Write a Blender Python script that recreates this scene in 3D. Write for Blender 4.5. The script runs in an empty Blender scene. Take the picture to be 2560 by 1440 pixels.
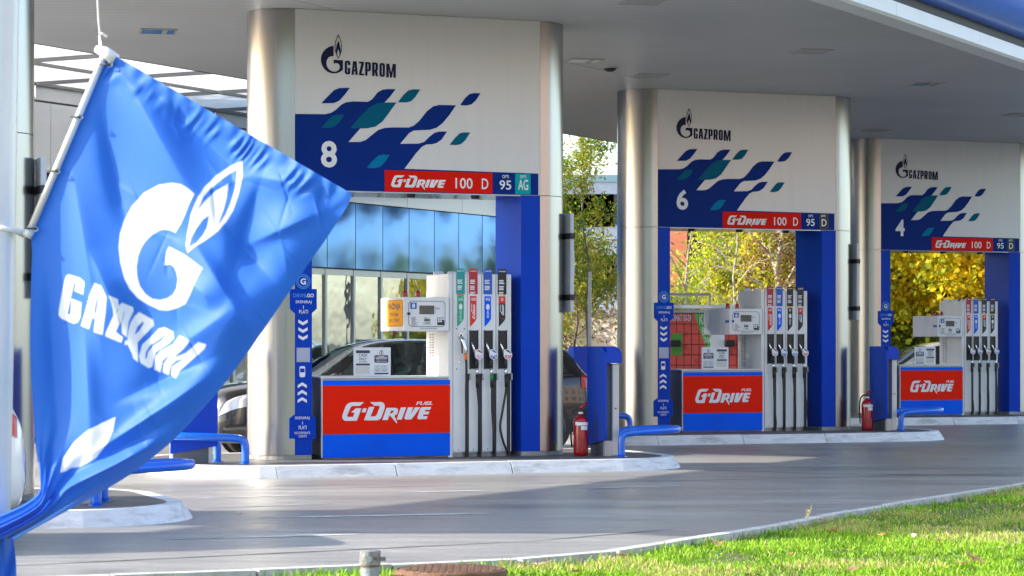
import bpy, bmesh, math, random
import numpy as np
from mathutils import Vector, Matrix
from mathutils.geometry import tessellate_polygon
rnd = random.Random(7)
R = math.radians
S = bpy.context.scene
COL = S.collection

# ---------------------------------------------------------------- camera, sky, sun, exposure
FPX, HOR, EYE = 6000.0, 865.0, 1.58          # focal length in photo pixels, horizon row, eye height
cam = bpy.data.objects.new('camera', bpy.data.cameras.new('camera')); COL.objects.link(cam)
cam.location = (0, 0, EYE); cam.rotation_euler = (R(90), 0, 0)
cam.data.sensor_width = 36; cam.data.lens = 36 * FPX / 2560
cam.data.shift_y = (HOR - 720) / 2560
cam.data.clip_start = 0.5; cam.data.clip_end = 5000
cam.data.dof.use_dof = True; cam.data.dof.focus_distance = 32; cam.data.dof.aperture_fstop = 6.3
S.camera = cam
W_ = bpy.data.worlds.new('World'); S.world = W_; W_.use_nodes = True
nt = W_.node_tree
sky = nt.nodes.new('ShaderNodeTexSky'); sky.sky_type = 'NISHITA'; sky.sun_disc = False
SUN_EL, SUN_AZ = 27.0, (-0.9966, -0.083)
sky.sun_elevation = R(SUN_EL); sky.sun_rotation = math.atan2(SUN_AZ[0], SUN_AZ[1])
sky.air_density = 1.0; sky.dust_density = 1.5; sky.ozone_density = 1.0
bg = nt.nodes['Background']; bg.inputs['Strength'].default_value = 0.15
nt.links.new(sky.outputs[0], bg.inputs['Color'])
sd = bpy.data.lights.new('sun', 'SUN'); sd.energy = 2.7; sd.angle = R(0.53); sd.color = (1.0, 0.95, 0.88)
sun = bpy.data.objects.new('sun', sd); COL.objects.link(sun)
to_sun = Vector((SUN_AZ[0] * math.cos(R(SUN_EL)), SUN_AZ[1] * math.cos(R(SUN_EL)), math.sin(R(SUN_EL))))
sun.rotation_euler = to_sun.to_track_quat('Z', 'Y').to_euler()
S.view_settings.view_transform = 'Standard'; S.view_settings.look = 'None'
S.view_settings.gamma = 1; S.view_settings.use_curve_mapping = False
S.view_settings.exposure = 1.8
S.cycles.max_bounces = 8; S.cycles.diffuse_bounces = 4; S.cycles.glossy_bounces = 4
S.cycles.transparent_max_bounces = 12; S.cycles.sample_clamp_indirect = 6
S.cycles.use_denoising = True

# ---------------------------------------------------------------- pixel helpers
def at(px, py, Y):
    return Vector(((px - 1280) / FPX * Y, Y, EYE - (py - HOR) / FPX * Y))
def gp(px, py, z=0.0):
    return at(px, py, (EYE - z) * FPX / (py - HOR))
A = R(20.8); CA, SA = math.cos(A), math.sin(A)
D2 = Vector((CA, SA)); N2 = Vector((-SA, CA))
O8 = Vector((-2.733, 30.2)); ROW = Vector((5.14, 9.45)); ISL = 0.146
VH = ROW.normalized(); NH = Vector((VH.y, -VH.x))
W = 3.317; RC = 0.48                          # sign panel width, portal half depth
def origin(k): return O8 + ROW * k           # 0 = pumps 8, 1 = 6, 2 = 4, -1 = 10
def loc8(px, py, n=0.0):                      # photo pixel -> (s, z) on portal 8's plane at depth n
    b = O8 + N2 * n; u = (px - 1280) / FPX
    s = (b.x - u * b.y) / (u * SA - CA)
    Y = b.y + s * SA
    return (s, EYE - (py - HOR) / FPX * Y - ISL)
def P1(x, y, n=0.0): return loc8(720 + x * .38885, 640 + y * .38885, n)
def P2(x, y, n=0.0): return loc8(720 + x * .34722, y * .34722, n)

# ---------------------------------------------------------------- materials
def lin(c):
    return tuple(((v / 12.92) if v <= .04045 else ((v + .055) / 1.055) ** 2.4) for v in c)
def hexc(h): return lin(tuple(int(h[i:i + 2], 16) / 255 for i in (0, 2, 4)))
MATS = {}
def mat(name, col, rough=.5, metal=0.0, var=0.0, vscale=3.0, bump=0.0, bscale=40.0, spec=.5, coat=0.0,
        stretch=None, trans=0.0, dirt=None, dirt_amt=.5, dirt_scale=1.5, rvar=0.0):
    if name in MATS: return MATS[name]
    m = bpy.data.materials.new(name); m.use_nodes = True; MATS[name] = m
    t = m.node_tree; p = t.nodes['Principled BSDF']; L = t.links.new
    if isinstance(col, str): col = hexc(col)
    p.inputs['Base Color'].default_value = (*col, 1)
    p.inputs['Roughness'].default_value = rough; p.inputs['Metallic'].default_value = metal
    p.inputs['Specular IOR Level'].default_value = spec; p.inputs['Coat Weight'].default_value = coat
    if coat: p.inputs['Coat Roughness'].default_value = .04
    tc = t.nodes.new('ShaderNodeTexCoord'); mp = t.nodes.new('ShaderNodeMapping'); L(tc.outputs['Object'], mp.inputs[0])
    if stretch: mp.inputs['Scale'].default_value = stretch
    last = None
    if var:
        nz = t.nodes.new('ShaderNodeTexNoise'); nz.inputs['Scale'].default_value = vscale; nz.inputs['Detail'].default_value = 6
        nz.inputs['Roughness'].default_value = .6
        L(mp.outputs[0], nz.inputs['Vector'])
        r = t.nodes.new('ShaderNodeMapRange'); r.inputs[1].default_value = .3; r.inputs[2].default_value = .7
        r.inputs[3].default_value = 1 - var; r.inputs[4].default_value = 1 + var
        L(nz.outputs[0], r.inputs[0])
        mx = t.nodes.new('ShaderNodeMix'); mx.data_type = 'RGBA'; mx.blend_type = 'MULTIPLY'; mx.inputs[0].default_value = 1
        mx.inputs[6].default_value = (*col, 1); L(r.outputs[0], mx.inputs[7]); last = mx.outputs[2]
        if rvar:
            r2 = t.nodes.new('ShaderNodeMapRange'); r2.inputs[1].default_value = .3; r2.inputs[2].default_value = .7
            r2.inputs[3].default_value = rough - rvar; r2.inputs[4].default_value = rough + rvar
            L(nz.outputs[0], r2.inputs[0]); L(r2.outputs[0], p.inputs['Roughness'])
    if dirt:
        nz = t.nodes.new('ShaderNodeTexNoise'); nz.inputs['Scale'].default_value = dirt_scale; nz.inputs['Detail'].default_value = 8
        nz.inputs['Roughness'].default_value = .7
        L(mp.outputs[0], nz.inputs['Vector'])
        r = t.nodes.new('ShaderNodeMapRange'); r.inputs[1].default_value = .5; r.inputs[2].default_value = .72
        r.inputs[3].default_value = 0; r.inputs[4].default_value = dirt_amt; L(nz.outputs[0], r.inputs[0])
        mx = t.nodes.new('ShaderNodeMix'); mx.data_type = 'RGBA'; L(r.outputs[0], mx.inputs[0])
        if last: L(last, mx.inputs[6])
        else: mx.inputs[6].default_value = (*col, 1)
        mx.inputs[7].default_value = (*dirt, 1); last = mx.outputs[2]
    if last: L(last, p.inputs['Base Color'])
    if bump:
        nz = t.nodes.new('ShaderNodeTexNoise'); nz.inputs['Scale'].default_value = bscale; nz.inputs['Detail'].default_value = 4
        L(mp.outputs[0], nz.inputs['Vector'])
        b = t.nodes.new('ShaderNodeBump'); b.inputs['Strength'].default_value = bump; b.inputs['Distance'].default_value = .02
        L(nz.outputs[0], b.inputs['Height']); L(b.outputs[0], p.inputs['Normal'])
    if trans:
        tr = t.nodes.new('ShaderNodeBsdfTranslucent'); tr.inputs[0].default_value = (*col, 1)
        if last: L(last, tr.inputs[0])
        ms = t.nodes.new('ShaderNodeMixShader'); ms.inputs[0].default_value = trans
        L(p.outputs[0], ms.inputs[1]); L(tr.outputs[0], ms.inputs[2]); L(ms.outputs[0], t.nodes['Material Output'].inputs[0])
    return m
def attr_mat(name, attr, rough=.6, trans=0.0, spec=.3, sheen=0.0):
    if name in MATS: return MATS[name]
    m = bpy.data.materials.new(name); m.use_nodes = True; MATS[name] = m
    t = m.node_tree; p = t.nodes['Principled BSDF']; L = t.links.new
    a = t.nodes.new('ShaderNodeVertexColor'); a.layer_name = attr
    L(a.outputs[0], p.inputs['Base Color']); p.inputs['Roughness'].default_value = rough
    p.inputs['Specular IOR Level'].default_value = spec; p.inputs['Sheen Weight'].default_value = sheen
    if trans:
        tr = t.nodes.new('ShaderNodeBsdfTranslucent'); L(a.outputs[0], tr.inputs[0])
        ms = t.nodes.new('ShaderNodeMixShader'); ms.inputs[0].default_value = trans
        L(p.outputs[0], ms.inputs[1]); L(tr.outputs[0], ms.inputs[2]); L(ms.outputs[0], t.nodes['Material Output'].inputs[0])
    return m
def glass_mat(name, tint=(.75, .85, .85), mixf=.55, rough=.02):
    if name in MATS: return MATS[name]
    m = bpy.data.materials.new(name); m.use_nodes = True; MATS[name] = m
    t = m.node_tree; L = t.links.new; t.nodes.remove(t.nodes['Principled BSDF'])
    tr = t.nodes.new('ShaderNodeBsdfTransparent'); tr.inputs[0].default_value = (*tint, 1)
    gl = t.nodes.new('ShaderNodeBsdfGlossy'); gl.inputs['Roughness'].default_value = rough
    gl.inputs[0].default_value = (.95, .97, 1, 1)
    ms = t.nodes.new('ShaderNodeMixShader'); ms.inputs[0].default_value = mixf
    L(tr.outputs[0], ms.inputs[1]); L(gl.outputs[0], ms.inputs[2]); L(ms.outputs[0], t.nodes['Material Output'].inputs[0])
    tc = t.nodes.new('ShaderNodeTexCoord'); nz = t.nodes.new('ShaderNodeTexNoise'); nz.inputs['Scale'].default_value = 1.6
    L(tc.outputs['Object'], nz.inputs['Vector'])
    b = t.nodes.new('ShaderNodeBump'); b.inputs['Strength'].default_value = .12; b.inputs['Distance'].default_value = .05
    L(nz.outputs[0], b.inputs['Height']); L(b.outputs[0], gl.inputs['Normal'])
    return m

M = {}
M['steel'] = mat('brushed_steel', (.37, .36, .352), .26, 1.0, var=.03, vscale=9, stretch=(6, 6, .08), rvar=.015)
M['panelwhite'] = mat('panel_white', (.58, .585, .595), .30, .15, var=.02, vscale=2, stretch=(5, 5, .2))
M['navy'] = mat('print_navy', '002c80', .45, 0, spec=.08, var=.06, vscale=2)
M['deepnavy'] = mat('print_deep_navy', '020c40', .4, spec=.2)
M['jamb'] = mat('jamb_blue', '003eb4', .42, 0, spec=.12, var=.08, vscale=1.5)
M['plate'] = mat('plate_blue', '003cb4', .5, spec=.1, var=.04)
M['teal1'] = mat('print_teal_dark', '005f80', .45, spec=.06)
M['teal2'] = mat('print_teal', '0078aa', .45, spec=.06)
M['tealtile'] = mat('tile_teal', '02a0a4', .5, spec=.1)
M['red'] = mat('sign_red', 'e01400', .5, spec=.1, var=.04)
M['pumpred'] = mat('pump_red', 'f02000', .5, spec=.1, var=.05, vscale=2, dirt=(.55, .03, .01), dirt_amt=.25)
M['pumpblue'] = mat('pump_blue', '0060f0', .5, spec=.1, var=.05, dirt=(.005, .05, .40), dirt_amt=.3)
M['print'] = mat('print_white', (.78, .79, .81), .5)
M['black'] = mat('print_black', (.015, .015, .018), .5)
M['paper'] = mat('paper', (.74, .75, .78), .6, var=.02)
M['pumpwhite'] = mat('pump_white', (.74, .74, .74), .38, 0, var=.04, vscale=2, stretch=(2, 2, .5), dirt=(.42, .40, .37), dirt_amt=.35, coat=.1)
M['pumpgrey'] = mat('pump_grey', (.32, .33, .34), .4, .5, var=.08)
M['plinth'] = mat('plinth_grey', (.30, .29, .28), .6, .2, var=.2, vscale=6, dirt=(.05, .05, .045), dirt_amt=.8, dirt_scale=5)
M['rubber'] = mat('rubber', (.012, .012, .014), .42, var=.2)
M['recess'] = mat('recess_black', (.012, .012, .014), .45)
M['chrome'] = mat('chrome', (.75, .75, .76), .18, 1.0)
M['railblue'] = mat('rail_blue', '0668e0', .28, 0, var=.06, coat=.4, dirt=(.02, .08, .25), dirt_amt=.5, dirt_scale=4)
M['binblue'] = mat('bin_blue', '003eb8', .32, 0, var=.06, spec=.25)
M['bingrey'] = mat('bin_grey', (.50, .50, .51), .42, .55, var=.08, stretch=(4, 4, .3))
M['extred'] = mat('extinguisher_red', '9c0210', .25, 0, coat=.5, var=.04)
M['lamp_red'] = mat('beacon_red', 'c40208', .12, 0, coat=.6, trans=.35)
M['concrete'] = mat('kerb_concrete', (.74, .74, .75), .7, var=.10, vscale=5, bump=.25, bscale=60, dirt=(.20, .19, .17), dirt_amt=.6, dirt_scale=3, stretch=(.7, .7, 3))
M['islandtop'] = mat('island_paving', (.13, .125, .12), .6, var=.25, vscale=4, bump=.2, dirt=(.06, .06, .055), dirt_amt=.6)
M['orange'] = mat('warning_orange', 'fca400', .5, spec=.1)
M['lcd'] = mat('lcd_grey', (.11, .11, .095), .25)
M['phoneblue'] = mat('ring_blue', '3f8ee0', .5)
M['green'] = mat('strip_green', '12a07c', .42)
M['stripred'] = mat('strip_red', 'dc2010', .42)
M['hdrred'] = mat('header_red', 'b4182c', .42)
M['hdrblue'] = mat('header_blue', '0a52b4', .42)
M['hdrteal'] = mat('header_teal', '0c9492', .42)
M['hdrblack'] = mat('header_black', '141420', .42)
M['yellow'] = mat('tag_yellow', 'f5be0a', .5)
M['tagorange'] = mat('tag_orange', 'd07a14', .5)
M['pinkbadge'] = mat('badge_pink', 'd66a76', .4)
M['magbadge'] = mat('badge_lilac', 'd79bc8', .4)
M['whitepole'] = mat('pole_white', (.78, .79, .80), .3, 0, var=.04, coat=.2, dirt=(.55, .55, .54), dirt_amt=.4)
M['fasciawhite'] = mat('fascia_white', (.78, .79, .80), .45, var=.03)
M['fasciablue'] = mat('fascia_blue', '0a6ae4', .25, 0, var=.06, vscale=2, coat=.3)
M['gasket'] = mat('gasket_dark', (.03, .03, .035), .6)

# ---------------------------------------------------------------- mesh helpers
class MB:
    def __init__(self): self.v = []; self.f = []
    def add(self, vs, fs):
        o = len(self.v); self.v += [tuple(p) for p in vs]; self.f += [tuple(i + o for i in f) for f in fs]; return self
    def box(self, x0, x1, y0, y1, z0, z1):
        return self.add([(x0, y0, z0), (x1, y0, z0), (x1, y1, z0), (x0, y1, z0), (x0, y0, z1), (x1, y0, z1), (x1, y1, z1), (x0, y1, z1)],
                        [(3, 2, 1, 0), (4, 5, 6, 7), (0, 1, 5, 4), (1, 2, 6, 5), (2, 3, 7, 6), (3, 0, 4, 7)])
    def face(self, loops, y=0.0, th=0.0):            # polygon(s) with holes in x,z ; facing -y
        if not isinstance(loops[0][0], (tuple, list)): loops = [loops]
        vl = [[Vector((p[0], p[1], 0)) for p in lp] for lp in loops]
        tris = tessellate_polygon(vl); flat = [p for lp in loops for p in lp]
        fs = []
        for t in tris:
            a, b, c = (flat[i] for i in t)
            cr = (b[0] - a[0]) * (c[1] - a[1]) - (b[1] - a[1]) * (c[0] - a[0])
            if abs(cr) < 1e-12: continue
            fs.append(t if cr > 0 else (t[0], t[2], t[1]))
        self.add([(p[0], y, p[1]) for p in flat], fs)
        if th:
            self.add([(p[0], y + th, p[1]) for p in flat], [(f[0], f[2], f[1]) for f in fs])
            for lp in loops:
                n = len(lp); ar = sum(lp[i][0] * lp[(i + 1) % n][1] - lp[(i + 1) % n][0] * lp[i][1] for i in range(n))
                q = [(p[0], y, p[1]) for p in lp] + [(p[0], y + th, p[1]) for p in lp]
                ff = [(i, i + n, (i + 1) % n + n, (i + 1) % n) for i in range(n)]
                if ar < 0: ff = [f[::-1] for f in ff]
                if lp is not loops[0]: pass
                self.add(q, ff)
        return self
    def prism(self, pts, z0, z1):                     # plan polygon (CCW) extruded in z
        n = len(pts); vl = [Vector((p[0], p[1], 0)) for p in pts]
        tr = tessellate_polygon([vl]); up = []
        for t in tr:
            a, b, c = (pts[i] for i in t); cr = (b[0] - a[0]) * (c[1] - a[1]) - (b[1] - a[1]) * (c[0] - a[0])
            up.append(t if cr > 0 else (t[0], t[2], t[1]))
        self.add([(p[0], p[1], z1) for p in pts], up)
        self.add([(p[0], p[1], z0) for p in pts], [(t[0], t[2], t[1]) for t in up])
        ar = sum(pts[i][0] * pts[(i + 1) % n][1] - pts[(i + 1) % n][0] * pts[i][1] for i in range(n))
        ff = [(i, (i + 1) % n, (i + 1) % n + n, i + n) for i in range(n)]
        if ar < 0: ff = [f[::-1] for f in ff]
        return self.add([(p[0], p[1], z0) for p in pts] + [(p[0], p[1], z1) for p in pts], ff)
    def tube(self, path, r, seg=10, cap=True, radii=None):
        path = [Vector(p) for p in path]; n = len(path); vs = []; fs = []
        t0 = (path[1] - path[0]).normalized()
        ref = Vector((0, 0, 1)) if abs(t0.z) < .9 else Vector((1, 0, 0))
        u = t0.cross(ref).normalized()
        for i, p in enumerate(path):
            t = (path[min(i + 1, n - 1)] - path[max(i - 1, 0)]).normalized()
            u = (u - t * u.dot(t)).normalized(); w = t.cross(u)
            rr = radii[i] if radii else r
            for k in range(seg):
                a = 2 * math.pi * k / seg; vs.append(p + u * (math.cos(a) * rr) + w * (math.sin(a) * rr))
        for i in range(n - 1):
            for k in range(seg):
                k2 = (k + 1) % seg; fs.append((i * seg + k, i * seg + k2, (i + 1) * seg + k2, (i + 1) * seg + k))
        if cap: fs.append(tuple(range(seg))[::-1]); fs.append(tuple((n - 1) * seg + k for k in range(seg)))
        return self.add(vs, fs)
    def lathe(self, prof, cx=0, cy=0, seg=24, axis='z', a0=0.0, a1=2 * math.pi, cz=0.0):  # prof [(r,h)]
        full = abs(a1 - a0 - 2 * math.pi) < 1e-6; ns = seg if full else seg + 1; vs = []; fs = []
        for (r, h) in prof:
            for k in range(ns):
                a = a0 + (a1 - a0) * k / seg; c, s = math.cos(a) * r, math.sin(a) * r
                if axis == 'z': vs.append((cx + c, cy + s, cz + h))
                elif axis == 'y': vs.append((cx + c, cy + h, cz - s))
                else: vs.append((cx + h, cy + c, cz + s))
        for i in range(len(prof) - 1):
            for k in range(seg):
                k2 = (k + 1) % ns; fs.append((i * ns + k, i * ns + k2, (i + 1) * ns + k2, (i + 1) * ns + k))
        return self.add(vs, fs)
class Multi:                                    # several prints on one sign, each becomes an object of its own
    def __init__(self): self.items = []
    def add(self, vs, fs): self.items.append(MB().add(vs, fs)); return self
    def face(self, *a): self.items.append(MB().face(*a)); return self
def disc(cx, cz, r, n=28, r2=None, a0=0):
    r2 = r2 or r
    return [(cx + r * math.cos(a0 + 2 * math.pi * i / n), cz + r2 * math.sin(a0 + 2 * math.pi * i / n)) for i in range(n)]
def rect(x0, x1, z0, z1): return [(x0, z0), (x1, z0), (x1, z1), (x0, z1)]
def rrect(x0, x1, z0, z1, r, n=5, corners=(1, 1, 1, 1)):
    out = []
    for q, (cx, cz, a) in enumerate(((x1 - r, z1 - r, 0), (x0 + r, z1 - r, 90), (x0 + r, z0 + r, 180), (x1 - r, z0 + r, 270))):
        if not corners[q]:
            out.append(((x1, x0, x0, x1)[q], (z1, z1, z0, z0)[q])); continue
        for i in range(n + 1):
            t = R(a + 90 * i / n); out.append((cx + r * math.cos(t), cz + r * math.sin(t)))
    return out
def spline(pts, n=8, closed=False):
    P = [Vector(p) for p in pts]; out = []; m = len(P)
    for i in range(m if closed else m - 1):
        a, b, c, d = (P[(i - 1) % m], P[i], P[(i + 1) % m], P[(i + 2) % m]) if closed else (P[max(i - 1, 0)], P[i], P[i + 1], P[min(i + 2, m - 1)])
        for k in range(n):
            t = k / n
            out.append(.5 * (2 * b + (c - a) * t + (2 * a - 5 * b + 4 * c - d) * t * t + (3 * b - a - 3 * c + d) * t ** 3))
    if not closed: out.append(P[-1])
    return out
def sp2(pts, n=5): return [(p.x, p.y) for p in spline([(a, b, 0) for a, b in pts], n, True)]

def obj(name, mb, m, parent=None, smooth=False, bevel=0.0, autosmooth=None):
    me = mb
    if isinstance(mb, Multi):
        for it in mb.items: o = obj(name, it, m, parent)
        return o
    if isinstance(mb, MB):
        me = bpy.data.meshes.new(name); me.from_pydata(mb.v, [], mb.f); me.update()
        if smooth:
            for p in me.polygons: p.use_smooth = True
            if autosmooth:
                try: me.set_sharp_from_angle(angle=R(autosmooth))
                except Exception: pass
        me.materials.append(m)
    o = bpy.data.objects.new(name, me); COL.objects.link(o)
    if parent: o.parent = parent
    if bevel:
        b = o.modifiers.new('bevel', 'BEVEL'); b.width = bevel; b.segments = 2; b.limit_method = 'ANGLE'; b.angle_limit = R(40)
        b.harden_normals = False
    return o
def tag(o, label=None, cat=None, group=None, kind=None):
    if label: o['label'] = label
    if cat: o['category'] = cat
    if group: o['group'] = group
    if kind: o['kind'] = kind
    return o
def thing(name, label, cat, loc=(0, 0, 0), rz=0.0, group=None):
    o = bpy.data.objects.new(name, None); COL.objects.link(o); o.location = loc; o.rotation_euler = (0, 0, rz)
    o.empty_display_size = .1
    return tag(o, label, cat, group)
def struct(name, mb, m, parent=None, **k):
    o = obj(name, mb, m, parent, **k); o['kind'] = 'structure'; return o
def np_mesh(name, V, F, m, colors=None, attr='Col', smooth=False):
    me = bpy.data.meshes.new(name); nv, nf, k = len(V), len(F), F.shape[1]
    me.vertices.add(nv); me.vertices.foreach_set('co', np.asarray(V, np.float32).ravel())
    me.loops.add(nf * k); me.loops.foreach_set('vertex_index', np.asarray(F, np.int32).ravel())
    me.polygons.add(nf); me.polygons.foreach_set('loop_start', np.arange(0, nf * k, k, dtype=np.int32))
    me.polygons.foreach_set('loop_total', np.full(nf, k, np.int32))
    if smooth: me.polygons.foreach_set('use_smooth', np.ones(nf, bool))
    me.update(calc_edges=True)
    if colors is not None:
        a = me.color_attributes.new(attr, 'FLOAT_COLOR', 'POINT')
        c = np.ones((nv, 4), np.float32); c[:, :3] = colors; a.data.foreach_set('color', c.ravel())
    me.materials.append(m); return me

# ---------------------------------------------------------------- lettering
TXT = {}
def text_pts(s, bold=.012, shear=0.0):
    key = (s, bold, shear)
    if key not in TXT:
        cu = bpy.data.curves.new('t', 'FONT'); cu.body = s; cu.size = 1; cu.offset = bold; cu.shear = shear; cu.resolution_u = 3
        cu.space_line = .95; cu.align_x = 'CENTER'; cu.fill_mode = 'BOTH'
        ob = bpy.data.objects.new('t', cu); COL.objects.link(ob)
        dg = bpy.context.evaluated_depsgraph_get()
        me = bpy.data.meshes.new_from_object(ob.evaluated_get(dg))
        vs = [(v.co.x, v.co.y) for v in me.vertices]; fs = [tuple(p.vertices) for p in me.polygons]
        bpy.data.objects.remove(ob); bpy.data.curves.remove(cu); bpy.data.meshes.remove(me)
        TXT[key] = (vs, fs)
    return TXT[key]
def text(mb, s, x0, x1, z0, z1, y, bold=.012, shear=0.0, rot=False, keep=False):
    """fit string s into the box; rot = reads upwards; keep = keep aspect, centred in the box"""
    vs, fs = text_pts(s, bold, shear)
    if not vs: return mb
    a0 = min(p[0] for p in vs); a1 = max(p[0] for p in vs); b0 = min(p[1] for p in vs); b1 = max(p[1] for p in vs)
    q = []
    for (a, b) in vs:
        p, r = (a - a0) / (a1 - a0 + 1e-9), (b - b0) / (b1 - b0 + 1e-9)
        q.append((x1 - r * (x1 - x0), y, z0 + p * (z1 - z0)) if rot else (x0 + p * (x1 - x0), y, z0 + r * (z1 - z0)))
    out = []
    for f in fs:
        ar = sum(q[f[i]][0] * q[f[(i + 1) % len(f)]][2] - q[f[(i + 1) % len(f)]][0] * q[f[i]][2] for i in range(len(f)))
        out.append(f if ar > 0 else f[::-1])
    return mb.add(q, out)

# hand drawn marks (unit coordinates x right, z up)
def _n(pts, x0, x1, y0, y1): return [((x - x0) / (x1 - x0), 1 - (y - y0) / (y1 - y0)) for x, y in pts]
_gd = [  # brand word drawn from the large front panel, each item = outer loop + holes
 [[(680,140),(575,228),(400,228),(370,240),(345,275),(268,455),(268,480),(290,495),(410,495),(447,390),(362,386),(480,285),(615,288),(505,588),(240,590),(190,575),(155,535),(145,480),(160,420),(230,240),(270,180),(320,150),(390,138)]],
 [[(655,288),(748,288),(715,386),(625,386)]],
 [[(830,138),(1090,138),(1150,155),(1185,200),(1190,260),(1175,320),(1120,480),(1090,540),(1040,575),(980,586),(680,582),(800,255),(932,255),(840,490),(930,490),(975,470),(1000,430),(1060,270),(1065,240),(1040,228),(930,228)]],
 [[(1235,282),(1450,282),(1500,300),(1518,345),(1505,410),(1480,450),(1425,475),(1500,650),(1480,660),(1310,458),(1260,580),(1130,580)],[(1345,348),(1315,440),(1385,405),(1410,375),(1400,352)]],
 [[(1590,275),(1718,275),(1610,572),(1482,572)]],
 [[(1765,275),(1895,275),(1825,470),(1940,275),(2072,275),(1860,560),(1835,572),(1700,572),(1680,555),(1675,530)]],
 [[(2110,272),(2342,272),(2318,338),(2200,340),(2178,384),(2300,384),(2275,452),(2150,452),(2132,500),(2255,500),(2228,570),(2030,572),(2002,550),(2000,520),(2070,310)]]]
GDRIVE = [[_n(l, 145, 2342, 138, 660) for l in it] for it in _gd]
_em = [[[(598,444),(540,450),(470,475),(390,525),(320,600),(270,690),(248,780),(250,860),(275,950),(330,1040),(420,1115),(510,1150),(610,1158),(700,1145),(780,1110),(856,1055),(856,805),(598,805),(598,912),(640,892),(690,888),(735,905),(765,950),(770,1000),(750,1050),(710,1085),(660,1105),(600,1113),(530,1095),(460,1050),(415,980),(400,900),(410,830),(445,765),(500,725),(560,712),(598,712)]],
 [[(727,135),(775,225),(812,340),(828,450),(820,560),(790,660),(727,780),(665,660),(635,560),(628,450),(640,340),(680,225)],
  [(727,185),(690,260),(655,370),(645,470),(655,570),(670,480),(690,390),(727,300),(765,390),(785,480),(800,570),(812,470),(800,370),(765,260)],
  [(727,520),(705,580),(692,640),(705,690),(727,745),(750,690),(762,640),(750,580)]]]
EMBLEM = [[_n(l, 248, 2330, 135, 1205) for l in it] for it in _em]
_gz = {
 'G': [[(.28,1),(.72,1),(.92,.95),(1,.84),(1,.69),(.56,.69),(.56,.84),(.50,.87),(.42,.84),(.42,.16),(.50,.12),(.57,.16),(.57,.36),(.50,.36),(.50,.47),(1,.47),(1,.14),(.92,.04),(.72,0),(.28,0),(.08,.05),(0,.16),(0,.84),(.08,.95)]],
 'A': [[(.24,1),(.80,1),(1,0),(.62,0),(.57,.25),(.42,.25),(.38,0),(0,0)],[(.44,.38),(.55,.38),(.50,.84)]],
 'Z': [[(.02,1),(1,1),(.98,.86),(.52,.13),(1,.13),(1,0),(0,0),(0,.12),(.46,.86),(.02,.86)]],
 'P': [[(0,1),(.70,1),(.92,.95),(1,.85),(1,.50),(.92,.38),(.72,.33),(.42,.33),(.42,0),(0,0)],[(.42,.46),(.42,.87),(.52,.87),(.57,.83),(.57,.50),(.52,.46)]],
 'R': [[(0,1),(.68,1),(.92,.95),(1,.85),(1,.56),(.94,.44),(.84,.38),(1,0),(.62,0),(.44,.36),(.42,.36),(.42,0),(0,0)],[(.42,.48),(.42,.87),(.52,.87),(.57,.83),(.57,.52),(.52,.48)]],
 'O': [[(.28,1),(.72,1),(.92,.95),(1,.84),(1,.16),(.92,.05),(.72,0),(.28,0),(.08,.05),(0,.16),(0,.84),(.08,.95)],[(.42,.16),(.42,.84),(.50,.88),(.58,.84),(.58,.16),(.50,.12)]],
 'M': [[(0,1),(.32,1),(.50,.36),(.68,1),(1,1),(1,0),(.74,0),(.74,.62),(.60,0),(.40,0),(.26,.62),(.26,0),(0,0)]]}
GAZ = [('G', 905, 1058, 812, 1168), ('A', 1092, 1268, 818, 1172), ('Z', 1298, 1440, 822, 1178), ('P', 1470, 1632, 825, 1180),
       ('R', 1665, 1830, 828, 1185), ('O', 1870, 2025, 835, 1192), ('M', 2060, 2330, 842, 1205)]
for ch, x0, x1, y0, y1 in GAZ:
    EMBLEM.append([_n([(x0 + a * (x1 - x0), y1 - b * (y1 - y0)) for a, b in l], 248, 2330, 135, 1205) for l in _gz[ch]])
def mark(mb0, shape, x0, x1, z0, z1, y, rot=False):
    mb = MB() if isinstance(mb0, Multi) else mb0
    for it in shape:
        lp = [[((x1 - b * (x1 - x0), z0 + a * (z1 - z0)) if rot else (x0 + a * (x1 - x0), z0 + b * (z1 - z0))) for a, b in l] for l in it]
        mb.face(lp, y)
    if isinstance(mb0, Multi): mb0.items.append(mb)
    return mb0
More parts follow.
